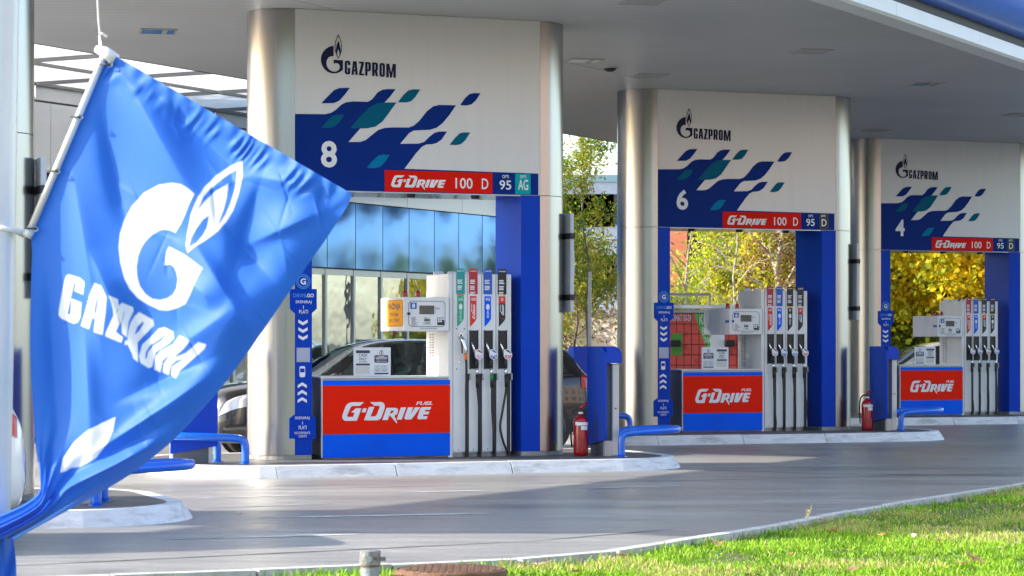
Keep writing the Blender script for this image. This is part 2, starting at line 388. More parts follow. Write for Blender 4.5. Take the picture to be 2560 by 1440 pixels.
# ================================================================ GROUND
def ground_mat():
    m = bpy.data.materials.new('forecourt_concrete'); m.use_nodes = True
    t = m.node_tree; p = t.nodes['Principled BSDF']; L = t.links.new
    tc = t.nodes.new('ShaderNodeTexCoord')
    mp = t.nodes.new('ShaderNodeMapping'); L(tc.outputs['Object'], mp.inputs[0]); mp.inputs['Rotation'].default_value = (0, 0, -A)
    mp.inputs['Scale'].default_value = (.25, 1.4, 1)
    def noise(src, sc, det=6, ro=.6):
        n = t.nodes.new('ShaderNodeTexNoise'); n.inputs['Scale'].default_value = sc; n.inputs['Detail'].default_value = det
        n.inputs['Roughness'].default_value = ro; L(src, n.inputs['Vector']); return n.outputs[0]
    def rng(src, a, b, c, d):
        r = t.nodes.new('ShaderNodeMapRange'); r.inputs[1].default_value = a; r.inputs[2].default_value = b
        r.inputs[3].default_value = c; r.inputs[4].default_value = d; L(src, r.inputs[0]); return r.outputs[0]
    n1 = noise(mp.outputs[0], .8, 8, .65); n2 = noise(tc.outputs['Object'], 14, 6, .7); n3 = noise(tc.outputs['Object'], .35, 4)
    n4 = noise(mp.outputs[0], 6, 5)
    cr = t.nodes.new('ShaderNodeValToRGB'); L(n1, cr.inputs[0])
    cr.color_ramp.elements[0].position = .32; cr.color_ramp.elements[0].color = (.23, .217, .196, 1)
    cr.color_ramp.elements[1].position = .72; cr.color_ramp.elements[1].color = (.385, .366, .335, 1)
    def mul(c, f):
        x = t.nodes.new('ShaderNodeMix'); x.data_type = 'RGBA'; x.blend_type = 'MULTIPLY'; x.inputs[0].default_value = 1
        L(c, x.inputs[6]); L(f, x.inputs[7]); return x.outputs[2]
    c = mul(cr.outputs[0], rng(n2, .3, .7, .84, 1.14)); c = mul(c, rng(n3, .35, .65, .82, 1.1)); c = mul(c, rng(n4, .3, .7, .84, 1.13))
    mp2 = t.nodes.new('ShaderNodeMapping'); L(tc.outputs['Object'], mp2.inputs[0]); mp2.inputs['Rotation'].default_value = (0, 0, -A - .05); mp2.inputs['Scale'].default_value = (.05, 2.6, 1)
    c = mul(c, rng(noise(mp2.outputs[0], 1.6, 3), .52, .66, 1.0, .80))            # tyre tracks
    st = t.nodes.new('ShaderNodeTexVoronoi'); st.inputs['Scale'].default_value = .55; L(tc.outputs['Object'], st.inputs['Vector'])
    c = mul(c, rng(st.outputs[0], .05, .16, .72, 1.0))                             # oil drips
    c = mul(c, rng(noise(tc.outputs['Object'], 70, 3), .35, .65, .86, 1.12))
    L(c, p.inputs['Base Color'])
    L(rng(n1, .3, .7, .30, .46), p.inputs['Roughness']); p.inputs['Specular IOR Level'].default_value = .52
    b = t.nodes.new('ShaderNodeBump'); b.inputs['Strength'].default_value = .25; b.inputs['Distance'].default_value = .012
    L(n2, b.inputs['Height']); L(b.outputs[0], p.inputs['Normal'])
    return m
KERB = [(-14, 12.2), (-8, 14.2), (-4.5, 15.7), (-2.04, 16.55), (.047, 17.55), (.55, 17.95), (1.17, 18.95), (2.2, 20.7), (2.8, 21.9), (3.93, 24.0), (5.8, 27.2), (8.2, 31.0), (12, 36.5)]
kc = [Vector((p.x, p.y)) for p in spline([(a, b, 0) for a, b in KERB], 10)]
gm = ground_mat()
def quad(x0, x1, y0, y1, z): return MB().add([(x0, y0, z), (x1, y0, z), (x1, y1, z), (x0, y1, z)], [(0, 1, 2, 3)])
struct('ground', quad(-1500, 1500, -600, 3000, -.25), mat('far_ground', (.12, .11, .08), .9, var=.2, vscale=.1))
fc = [(p.x, p.y) for p in kc] + [(60, 40), (60, 130), (-70, 130), (-70, 12)]
struct('forecourt', MB().prism(fc, -.2, 0), gm)
# lawn below the kerb
lawn_poly = [(p.x, p.y) for p in kc][::-1] + [(-14, -6), (30, -6), (30, 36)]
M['soil'] = mat('lawn_soil', (.10, .11, .03), .95, var=.35, vscale=3, bump=.6, bscale=12, dirt=(.26, .19, .08), dirt_amt=.8, dirt_scale=.9)
struct('lawn', MB().prism([(a, b) for a, b in lawn_poly], -.2, -.035), M['soil'])
# kerb stones
kerb = bpy.data.objects.new('kerb', None); COL.objects.link(kerb); kerb['kind'] = 'structure'
def arc_resample(pts, step):
    out = [pts[0]]; acc = 0
    for a, b in zip(pts, pts[1:]):
        d = (b - a).length
        while acc + d >= step:
            t = (step - acc) / d; a = a + (b - a) * t; out.append(a); d = (b - a).length; acc = 0
        acc += d
    return out
ks = arc_resample(kc, 1.0)
M['kerbfront'] = mat('lawn_kerb_concrete', (.50, .49, .46), .8, var=.2, vscale=6, bump=.4, bscale=50, dirt=(.2, .18, .13), dirt_amt=.6, dirt_scale=4)
for i in range(len(ks) - 1):
    a, b = ks[i], ks[i + 1]; t = (b - a).normalized(); nn = Vector((t.y, -t.x)); g = .006
    a2, b2 = a + t * g, b - t * g; jz = rnd.uniform(-.004, .004); w = .11
    mb = MB().prism([tuple(a2 - nn * .01), tuple(a2 + nn * w), tuple(b2 + nn * w), tuple(b2 - nn * .01)], -.15, .034 + jz)
    obj('kerb_stone', mb, M['kerbfront'], kerb, bevel=.008)

# thin pale patchy strips and dark joints laid on the forecourt
def strip_px(name, p0, p1, width, m, z=.004):
    a, b = gp(*p0, z), gp(*p1, z); a, b = Vector((a.x, a.y)), Vector((b.x, b.y)); t = (b - a).normalized(); n = Vector((-t.y, t.x)) * width / 2
    N = 24; vs = []; fs = []
    for i in range(N + 1):
        q = a + (b - a) * i / N; j = rnd.uniform(.75, 1.1) * (min(1, .3 + 3 * i / N, .3 + 3 * (1 - i / N)))
        vs += [(q.x - n.x * j, q.y - n.y * j, z), (q.x + n.x * j, q.y + n.y * j, z)]
    for i in range(N): fs.append((2 * i, 2 * i + 2, 2 * i + 3, 2 * i + 1))
    return struct(name, MB().add(vs, fs), m)
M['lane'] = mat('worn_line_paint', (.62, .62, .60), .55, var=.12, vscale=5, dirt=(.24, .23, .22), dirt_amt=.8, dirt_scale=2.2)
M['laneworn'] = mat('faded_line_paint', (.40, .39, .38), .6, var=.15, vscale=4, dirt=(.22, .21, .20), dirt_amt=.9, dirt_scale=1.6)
M['joint'] = mat('joint_tar', (.035, .034, .033), .7, var=.2)
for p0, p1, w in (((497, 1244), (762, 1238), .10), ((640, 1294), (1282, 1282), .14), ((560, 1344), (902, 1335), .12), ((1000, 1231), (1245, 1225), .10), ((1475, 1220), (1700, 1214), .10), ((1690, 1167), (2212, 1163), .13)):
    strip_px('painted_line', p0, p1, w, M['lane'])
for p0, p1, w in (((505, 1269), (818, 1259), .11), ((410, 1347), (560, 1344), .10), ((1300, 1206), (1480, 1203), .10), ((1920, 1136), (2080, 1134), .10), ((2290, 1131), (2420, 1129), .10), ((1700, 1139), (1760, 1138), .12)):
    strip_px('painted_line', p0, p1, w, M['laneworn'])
for p0, p1, w in (((-60, 1418), (1320, 1353), .035), ((1320, 1353), (1690, 1322), .03), ((2180, 1186), (2570, 1188), .05), ((1660, 1172), (2190, 1187), .04)):
    strip_px('expansion_joint', p0, p1, w, M['joint'])

for k_ in (0, 1):
    for sg in (-1, 1):
        o_ = origin(k_) + D2 * (W / 2) + N2 * (-3.6 if sg < 0 else 4.4); a_, b_ = o_ - D2 * 7, o_ + D2 * 9; n_ = N2 * .012
        struct('slab_joint', MB().add([(*(a_ - n_), .003), (*(b_ - n_), .003), (*(b_ + n_), .003), (*(a_ + n_), .003)], [(0, 1, 2, 3)]), M['joint'])
# grass blades
def in_lawn(x, y):
    xs = [p.x for p in kc]; ys = [p.y for p in kc]
    return y < np.interp(x, xs, ys)
rng = np.random.default_rng(3)
NG = 300000
y = rng.uniform(14.6, 30, NG * 2); x = rng.uniform(-1, 1, NG * 2) * y * .32
kx = np.array([p.x for p in kc]); ky = np.array([p.y for p in kc])
tx = np.gradient(kx); ty = np.gradient(ky); ln = np.hypot(tx, ty); ox = kx + ty / ln * .12; oy = ky - tx / ln * .12
lim = np.interp(x, ox, oy); keep = (y < lim); x, y, lim = x[keep], y[keep], lim[keep]
def vnoise(x, y, s, seed):
    r = np.random.default_rng(seed); G = r.random((64, 64)); fx, fy = (x * s) % 63, (y * s) % 63
    i, j = fx.astype(int), fy.astype(int); u, v = fx - i, fy - j; u = u * u * (3 - 2 * u); v = v * v * (3 - 2 * v)
    return (G[i, j] * (1 - u) + G[(i + 1) % 64, j] * u) * (1 - v) + (G[i, (j + 1) % 64] * (1 - u) + G[(i + 1) % 64, (j + 1) % 64] * u) * v
dens = .55 * vnoise(x + 40, y, 1.1, 1) + .45 * vnoise(x + 40, y, 3.1, 2)
keep = rng.random(len(x)) < np.clip((dens - .18) * 4.2, .16, 1); x, y, dens, lim = x[keep][:NG], y[keep][:NG], dens[keep][:NG], lim[keep][:NG]
n = len(x)
h = (.020 + .036 * rng.random(n) ** 2) * (.55 + .9 * dens) * (1 + .5 * (lim - y < .1)); w = .0028 + .005 * rng.random(n) ** 2
clover = rng.random(n) < .28; w = np.where(clover, w * 2.6, w); h = np.where(clover, h * .6, h)
ang = rng.uniform(0, 2 * np.pi, n); lean = rng.uniform(.1, .9, n) * h; la = rng.uniform(0, 2 * np.pi, n)
V = np.zeros((n, 4, 3), np.float32); dx, dy = np.cos(ang) * w, np.sin(ang) * w; z0 = -.036
V[:, 0] = np.stack([x - dx, y - dy, np.full(n, z0)], 1); V[:, 1] = np.stack([x + dx, y + dy, np.full(n, z0)], 1)
V[:, 2] = np.stack([x + dx * .6 + np.cos(la) * lean, y + dy * .6 + np.sin(la) * lean, z0 + h], 1)
V[:, 3] = np.stack([x - dx * .3 + np.cos(la) * lean, y - dy * .3 + np.sin(la) * lean, z0 + h * 1.06], 1)
base = np.array([(.25, .47, .02), (.34, .56, .03), (.13, .28, .018), (.44, .58, .06), (.56, .46, .19)])
dry = vnoise(x + 11, y + 5, .8, 9)
pick = rng.choice(5, n, p=[.36, .34, .16, .10, .04]); pick = np.where((dry > .62) & (rng.random(n) < .5), 4, pick); pick = np.where((dens < .42) & (rng.random(n) < .5), 2, pick)
c = base[pick] * rng.uniform(.75, 1.2, (n, 1)); C4 = np.repeat(c[:, None, :], 4, 1)
me = np_mesh('grass', V.reshape(-1, 3), np.arange(n * 4).reshape(-1, 4), attr_mat('grass_blades', 'Col', .5, trans=.35), C4.reshape(-1, 3))
g = obj('grass', me, None); tag(g, 'short bright green grass growing on the lawn beside the kerb', 'grass', kind='stuff')

# fallen leaves
def leaf_mesh(seed):
    r = random.Random(seed); mb = MB(); K = 11; pts = []
    for i in range(K * 2):
        a = math.pi * i / K; rad = (.5 if i % 2 == 0 else .27) * (.8 + .4 * r.random()) * (1.15 - .35 * abs(math.sin(a / 2)))
        pts.append((rad * math.cos(a), rad * math.sin(a)))
    c1, c2, c3 = r.uniform(-.9, .9), r.uniform(-.6, .9), r.uniform(.2, .6)
    zf = lambda a, b: c3 * (a * a * (1 + c1) + b * b * (1 + c2)) * 1.1 + .12 * a * b
    vs = [(0, 0, 0.02)] + [(a * .5, b * .5, zf(a * .5, b * .5)) for a, b in pts] + [(a, b, zf(a, b)) for a, b in pts]; n = len(pts)
    fs = [(0, i + 1, (i + 1) % n + 1) for i in range(n)] + [(i + 1, i + 1 + n, (i + 1) % n + 1 + n, (i + 1) % n + 1) for i in range(n)]
    mb.add(vs, fs); mb.tube([(.0, 0, .01), (-.35, .02, .06), (-.75, .05, .16)], .018, 4)
    return mb
LV = [(2025, 1300, .17, 'leaf_pale', 'large pale yellow fallen leaf curled on the lawn kerb edge', 62, .03), (2052, 1308, .10, 'leaf_tan', 'small tan fallen leaf lying beside the large pale leaf', 0, .0),
      (2300, 1283, .17, 'leaf_tan', None, 0, 0), (2190, 1293, .10, 'leaf_tan', None, 0, 0), (2085, 1334, .12, 'leaf_orange', None, 0, 0), (2195, 1344, .11, 'leaf_orange', None, 0, 0),
      (2283, 1349, .05, 'leaf_white', None, 40, .02), (2345, 1356, .12, 'leaf_brown', None, 0, 0), (2440, 1408, .20, 'leaf_orange', None, 25, .01), (2405, 1414, .14, 'leaf_brown', None, 0, 0),
      (1790, 1366, .13, 'leaf_brown', None, 0, 0), (1875, 1420, .06, 'leaf_tan', None, 30, .01), (2500, 1374, .06, 'leaf_tan', None, 0, 0), (1975, 1392, .06, 'leaf_orange', None, 0, 0),
      (2130, 1430, .10, 'leaf_brown', None, 0, 0), (2120, 1381, .05, 'leaf_tan', None, 0, 0), (2536, 1368, .08, 'leaf_white', None, 20, .01), (1560, 1396, .09, 'leaf_brown', None, 0, 0), (1345, 1418, .12, 'leaf_tan', None, 0, 0), (1440, 1436, .10, 'leaf_brown', None, 0, 0)]
lc = {'leaf_pale': ((.62, .55, .22), 'pale yellow'), 'leaf_tan': ((.55, .36, .20), 'tan'), 'leaf_orange': ((.62, .30, .12), 'orange brown'), 'leaf_brown': ((.34, .19, .09), 'dull brown'), 'leaf_white': ((.75, .68, .58), 'bleached')}
for i, (px, py, sz, mk, lab, tilt, up) in enumerate(LV):
    q = gp(px, py, 0.0); m = mat(mk, lc[mk][0], .7, var=.25, vscale=3, trans=.2)
    o = obj('fallen_leaf', leaf_mesh(i), m); o.scale = (sz * 1.15,) * 3; o.location = (q.x, q.y, up + (.018 if i > 1 else .03)); o.rotation_euler = (R(tilt), R(rnd.uniform(-15, 15)), rnd.uniform(0, 6.28))
    tag(o, lab or f'{lc[mk][1]} fallen leaf lying on the lawn grass', 'leaf', 'fallen leaves')
for px, py in ((632, 1220), (2072, 1151), (1765, 1176), (1850, 1181), (600, 1286), (1995, 1228)):
    q = gp(px, py, 0.0); o = obj('fallen_leaf', leaf_mesh(90 + px), mat('leaf_tan', lc['leaf_tan'][0], .7)); o.scale = (.07,) * 3; o.location = (q.x, q.y, .006); o.rotation_euler = (0, 0, rnd.uniform(0, 6))
    tag(o, 'tiny dry leaf lying out on the bare concrete forecourt', 'leaf', 'leaves on the concrete')

# ================================================================ PUMP ISLANDS
SC, NC = W / 2, RC                              # island centre in local s, n
def island_outline(off=0.0, z=0, half=(3.41, 1.80), rad=1.15, n=9):
    hx, hy, r = half[0] + off, half[1] + off, rad + off
    pts = []
    for cx, cy, a in ((hx - r, hy - r, 0), (-hx + r, hy - r, 90), (-hx + r, -hy + r, 180), (hx - r, -hy + r, 270)):
        for i in range(n + 1):
            t = R(a + 90 * i / n); pts.append((SC + cx + r * math.cos(t), NC + cy + r * math.sin(t)))
    return pts
for k, num in ((-1, '10'), (0, '8'), (1, '6'), (2, '4')):
    o = origin(k)
    isl = bpy.data.objects.new('pump_island', None); COL.objects.link(isl); isl.location = (o.x, o.y, 0); isl.rotation_euler = (0, 0, A); isl['kind'] = 'structure'
    obj('paving', MB().prism(island_outline(-.16), -.05, ISL - .002), M['islandtop'], isl)
    top_o, top_i, bot = island_outline(-.03), island_outline(-.17), island_outline(.10)
    L_ = len(top_o)
    # split the ring into stones of about 1.6 m
    cuts = [0]; acc = 0
    for i in range(L_):
        a, b = Vector(top_o[i]), Vector(top_o[(i + 1) % L_]); d = (b - a).length
        if d > 2:
            m_ = max(2, round(d / 1.55)); cuts += [i + q / m_ for q in range(0, m_)]; acc = 0
        else:
            acc += d
            if acc > .95: cuts.append(i + 1); acc = 0
    cuts = sorted(set(cuts)); cuts.append(L_)
    def ringpt(P, f):
        i = int(f) % L_; t = f - int(f); a, b = Vector(P[i]), Vector(P[(i + 1) % L_]); return a + (b - a) * t
    for f0, f1 in zip(cuts, cuts[1:]):
        g = .0012
        fr = [f0 + g] + [q for q in range(int(f0) + 1, int(math.ceil(f1)))] + [f1 - g]
        vs = []; fs = []; jz = rnd.uniform(-.003, .003)
        for f in fr:
            a, b, c_ = ringpt(top_i, f), ringpt(top_o, f), ringpt(bot, f)
            vs += [(a.x, a.y, -.05), (a.x, a.y, ISL + jz), (b.x, b.y, ISL + .001 + jz), (c_.x, c_.y, -.05)]
        m_ = len(fr)
        for i in range(m_ - 1):
            for q in range(4): fs.append((4 * i + q, 4 * i + (q + 1) % 4, 4 * i + 4 + (q + 1) % 4, 4 * i + 4 + q))
        fs += [(3, 2, 1, 0), (4 * m_ - 4, 4 * m_ - 3, 4 * m_ - 2, 4 * m_ - 1)]
        mb = MB().add(vs, [f[::-1] for f in fs]); obj('kerb_stone', mb, M['concrete'], isl, bevel=.006)

# ================================================================ CANOPY
ZC = 5.83
def canopy_pts():
    back = [(-14.6, 19.2), (-10.6, 26.5), (-6.58, 33.9), (-4.23, 38.2), (1.04, 48.0), (8.8, 62.3)]
    front = [(20.2, 58.6), (14.0, 47.3), (7.72, 36.17), (5.9, 32.9), (3.98, 29.5), (3.0, 28.2), (1.2, 27.3), (-1.5, 26.7), (-4.4, 25.3), (-7.2, 22.4), (-9.4, 20.2), (-11.2, 19.3)]
    return back, front
back, front = canopy_pts()
fs_ = [Vector((p.x, p.y)) for p in spline([(a, b, 0) for a, b in front], 6)]
canopy = thing('canopy', 'large curved fuel station canopy with grey slatted soffit and blue rounded edge', 'canopy', (0, 0, 0))
def soffit_mat():
    m = bpy.data.materials.new('soffit_slats'); m.use_nodes = True
    t = m.node_tree; p = t.nodes['Principled BSDF']; L = t.links.new
    tc = t.nodes.new('ShaderNodeTexCoord'); mp = t.nodes.new('ShaderNodeMapping'); L(tc.outputs['Object'], mp.inputs[0]); mp.inputs['Rotation'].default_value = (0, 0, R(4))
    wv = t.nodes.new('ShaderNodeTexWave'); wv.wave_type = 'BANDS'; wv.bands_direction = 'Y'; wv.wave_profile = 'SAW'; wv.inputs['Scale'].default_value = 1.25
    L(mp.outputs[0], wv.inputs['Vector'])
    nz = t.nodes.new('ShaderNodeTexNoise'); nz.inputs['Scale'].default_value = .5; nz.inputs['Detail'].default_value = 5; L(tc.outputs['Object'], nz.inputs['Vector'])
    r = t.nodes.new('ShaderNodeMapRange'); r.inputs[1].default_value = .86; r.inputs[2].default_value = 1; r.inputs[3].default_value = 1; r.inputs[4].default_value = .62; L(wv.outputs[0], r.inputs[0])
    r2 = t.nodes.new('ShaderNodeMapRange'); r2.inputs[1].default_value = .3; r2.inputs[2].default_value = .7; r2.inputs[3].default_value = .93; r2.inputs[4].default_value = 1.06; L(nz.outputs[0], r2.inputs[0])
    mm = t.nodes.new('ShaderNodeMath'); mm.operation = 'MULTIPLY'; L(r.outputs[0], mm.inputs[0]); L(r2.outputs[0], mm.inputs[1])
    mx = t.nodes.new('ShaderNodeMix'); mx.data_type = 'RGBA'; mx.blend_type = 'MULTIPLY'; mx.inputs[0].default_value = 1
    mx.inputs[6].default_value = (.48, .485, .49, 1); L(mm.outputs[0], mx.inputs[7]); L(mx.outputs[2], p.inputs['Base Color'])
    p.inputs['Roughness'].default_value = .45; p.inputs['Specular IOR Level'].default_value = .35
    return m
SOF = soffit_mat()
# soffit in two bands either side of the centre seam
def clip_band(poly, c, keep_gt):
    out = []; f = lambda p: p[0] * NH.x + p[1] * NH.y - c
    for i in range(len(poly)):
        a, b = poly[i], poly[(i + 1) % len(poly)]; fa, fb = f(a), f(b)
        if (fa >= 0) == keep_gt: out.append(a)
        if (fa >= 0) != (fb >= 0):
            t = fa / (fa - fb); out.append((a[0] + (b[0] - a[0]) * t, a[1] + (b[1] - a[1]) * t))
    return out
outline = back + [(p.x, p.y) for p in fs_]
obj('soffit', MB().prism(clip_band(outline, -16.46, False)[::-1], ZC, ZC + .05), SOF, canopy)
obj('soffit', MB().prism(clip_band(outline, -16.44, True)[::-1], ZC, ZC + .05), SOF, canopy)
obj('roof_deck', MB().prism(outline[::-1], ZC + .052, 7.2), M['gasket'], canopy)
edge = [Vector(back[0])] + fs_[::-1]; edge = [p for p in edge]
def sweep(path, prof, name, m, smooth=False):
    vs = []; fs = []; K = len(prof); n = len(path)
    for i, p in enumerate(path):
        t = (path[min(i + 1, n - 1)] - path[max(i - 1, 0)]).normalized(); q = Vector((t.y, -t.x))
        for (o, z) in prof: vs.append((p.x + q.x * o, p.y + q.y * o, z))
    for i in range(n - 1):
        for k in range(K - 1): fs.append((i * K + k, (i + 1) * K + k, (i + 1) * K + k + 1, i * K + k + 1))
    return obj(name, MB().add(vs, fs), m, canopy, smooth=smooth)
path = fs_[::-1]                                # near left -> far right, outward = right of travel
seglen = 3.1; acc = 0; cur = [path[0]]; strips = []
for a, b in zip(path, path[1:]):
    cur.append(b); acc += (b - a).length
    if acc > seglen: strips.append(cur); cur = [b]; acc = 0
if len(cur) > 1: strips.append(cur)
for st in strips:
    st = [st[0] + (st[1] - st[0]) * .004 / max((st[1] - st[0]).length, .01)] + st[1:]
    sweep(st, [(-.25, ZC - .012), (.06, ZC - .012), (.10, ZC + .02), (.10, ZC + .20), (.02, ZC + .21)], 'fascia_band', M['fasciawhite'])
sweep(path, [(.02, ZC + .205), (.02, ZC + .34), (.05, ZC + .36)], 'shadow_gap', M['gasket'])
bull = [(.02 + .62 * math.cos(R(a)), ZC + .97 + .62 * math.sin(R(a))) for a in range(-90, 11, 10)]
sweep(path, bull, 'blue_fascia', M['fasciablue'], True)
bull2 = [(.02 + .62 * math.cos(R(a)), ZC + .97 + .62 * math.sin(R(a))) for a in range(10, 121, 10)]
sweep(path, bull2, 'white_fascia', M['fasciawhite'], True)
bk = [Vector(p) for p in back]
sweep(bk[::-1], [(0, ZC - .003), (.04, ZC - .003), (.04, ZC + 1.2)], 'rear_trim', M['gasket'])
# soffit fittings
M['lightpanel'] = mat('light_panel', (.55, .57, .55), .3)
M['lightblue'] = mat('light_panel_blue', '2c6fae', .25)
M['lightteal'] = mat('light_panel_teal', '24727e', .25)
M['trimgrey'] = mat('light_trim', (.36, .36, .36), .5)
def soffit_at(px, py): 
    Y = (ZC - EYE) * FPX / (HOR - py); return Vector(((px - 1280) / FPX * Y, Y, ZC))
for px, py, m, lab in ((395, 77, 'lightblue', 'square recessed canopy light with blue panel'), (1460, 151, 'lightpanel', 'square recessed canopy light with pale yellowish panel'),
                       (1625, 188, 'trimgrey', 'square recessed canopy light with dull grey panel near portal 6'), (1605, 3, 'trimgrey', 'square recessed canopy light with dull grey panel near the white fascia'),
                       (2030, 127, 'trimgrey', 'square recessed canopy light with dull grey panel in front of portal 6'), (2312, 209, 'lightteal', 'square recessed canopy light with teal panel'),
                       (2190, 325, 'trimgrey', 'square recessed canopy light with dull grey panel just before portal 4'), (2550, 286, 'trimgrey', 'square recessed canopy light with dull grey panel above portal 4')):
    q = soffit_at(px, py); t = thing('ceiling_light', lab, 'light', (q.x, q.y, ZC), R(12), 'recessed canopy lights'); h = .25
    fr = MB()
    for a in ((-h, h, -h, -h + .03), (-h, h, h - .03, h), (-h, -h + .03, -h + .03, h - .03), (h - .03, h, -h + .03, h - .03)): fr.box(a[0], a[1], a[2], a[3], -.016, .0)
    obj('frame', fr, M['trimgrey'], t)
    obj('panel', MB().box(-h + .031, h - .031, -h + .031, h - .031, -.012, -.002), M[m], t)
    obj('clip', MB().box(.06, .12, -h + .04, h - .04, -.018, -.0125), M['trimgrey'], t)
q = soffit_at(1525, 168); t = thing('ceiling_dome', 'round dome fitting on the canopy soffit between two square lights', 'light', (q.x, q.y, ZC))
obj('rim', MB().lathe([(.0, -.02), (.12, -.02), (.13, 0)], seg=20), M['trimgrey'], t)
obj('dome', MB().lathe([(.0, -.07), (.05, -.065), (.09, -.04), (.1, -.02)], seg=20), M['gasket'], t, smooth=True)

# link roof between the canopy and the shop: translucent panels on thin beams
M['skypanel'] = mat('skylight_panel', (.86, .85, .82), .5, trans=.8, var=.03)
M['beam'] = mat('link_beam', (.24, .24, .24), .5)
link = thing('link_roof', 'flat link roof of white translucent panels on grey beams', 'roof', (0, 0, 0))
b0 = Vector((-7.2, 32.8)); nw = -NH
NU, NV = 6, 3; du, dv = 2.75, 2.0
def lk(u, v): p = b0 + VH * u + nw * v; return (p.x, p.y)
for i in range(NU):
    for j in range(NV):
        pts = [lk(i * du + .04, j * dv + .04), lk(i * du + .04, (j + 1) * dv - .04), lk((i + 1) * du - .04, (j + 1) * dv - .04), lk((i + 1) * du - .04, j * dv + .04)]
        obj('roof_panel', MB().prism(pts, 6.30, 6.33), M['skypanel'], link)
for i in range(NU + 1):
    pts = [lk(i * du - .03, -.0), lk(i * du - .03, NV * dv), lk(i * du + .03, NV * dv), lk(i * du + .03, 0)]; obj('beam', MB().prism(pts, 6.235, 6.298), M['beam'], link)
for j in range(NV + 1):
    for i in range(NU):
        pts = [lk(i * du + .032, j * dv - .03), lk(i * du + .032, j * dv + .03), lk((i + 1) * du - .032, j * dv + .03), lk((i + 1) * du - .032, j * dv - .03)]
        obj('beam', MB().prism(pts, 6.245, 6.298), M['beam'], link)
g0, g1 = lk(-.1, NV * dv + .15), lk(NU * du, NV * dv + .15)
obj('gutter', MB().tube([(g0[0], g0[1], 6.0), (g1[0], g1[1], 6.0)], .09, 12), M['gasket'], link, smooth=True)
for i in range(NU):                            # upstand faces of the cells
    pts = [lk(i * du + .05, NV * dv + .03), lk(i * du + .05, NV * dv + .05), lk((i + 1) * du - .05, NV * dv + .05), lk((i + 1) * du - .05, NV * dv + .03)]
    obj('fascia_panel', MB().prism(pts, 5.72, 6.30), M['fasciawhite'], link)
# ================================================================ PORTALS
ZB = P2(1800, 1408)[1]                        # underside of the sign panel above the island
ZT = ZC - ISL - .004
SL = loc8(780, 900)[0]; SR = loc8(1303, 900)[0]
def half_ring(cx, side, r, seg=20, inner=None):
    a0, a1 = (90, 270) if side < 0 else (-90, 90)
    return [(cx + r * math.cos(R(a0 + (a1 - a0) * i / seg)), RC + r * math.sin(R(a0 + (a1 - a0) * i / seg))) for i in range(seg + 1)]
BLUE_MAIN = [(47,820),(270,822),(310,812),(345,790),(385,752),(420,736),(470,730),(575,733),(605,715),(645,665),(680,646),(720,641),(775,642),(735,695),(698,735),(640,800),(520,925),(435,1022),(520,1022),(560,1008),(600,975),(650,935),(700,920),(760,917),(870,918),(905,905),(945,870),(1000,800),(1045,765),(1090,755),(1210,758),(1160,830),(1115,885),(1070,920),(1020,935),(960,937),(905,940),(872,958),(808,1035),(940,1034),(980,1022),(1020,982),(1055,956),(1090,947),(1145,947),(1105,1005),(1070,1030),(1040,1038),(995,1041),(965,1056),(920,1105),(838,1215),(1802,1250),(1802,1406),(47,1372)]
LEAVES = [('navy', [(238,744),(290,690),(330,650),(370,634),(445,632),(410,680),(370,725),(330,743)]),
          ('teal1', [(446,923),(520,840),(580,775),(640,744),(700,738),(780,738),(725,815),(680,875),(630,912),(570,924),(520,925)]),
          ('teal1', [(790,737),(830,685),(865,652),(900,643),(952,644),(915,700),(885,730),(850,738)]),
          ('navy', [(1238,757),(1275,705),(1305,678),(1340,670),(1386,672),(1350,725),(1320,752),(1285,760)]),
          ('teal1', [(238,920),(290,862),(325,832),(355,826),(403,827),(370,880),(335,912),(300,921)]),
          ('teal1', [(1162,1043),(1205,990),(1235,960),(1265,953),(1312,955),(1275,1010),(1245,1038),(1210,1045)]),
          ('teal2', [(566,1209),(615,1150),(650,1120),(680,1114),(730,1116),(695,1170),(660,1203),(620,1211)])]
def clampx(p): return (min(max(p[0], .002), W - .002), min(max(p[1], ZB + .003), ZT))
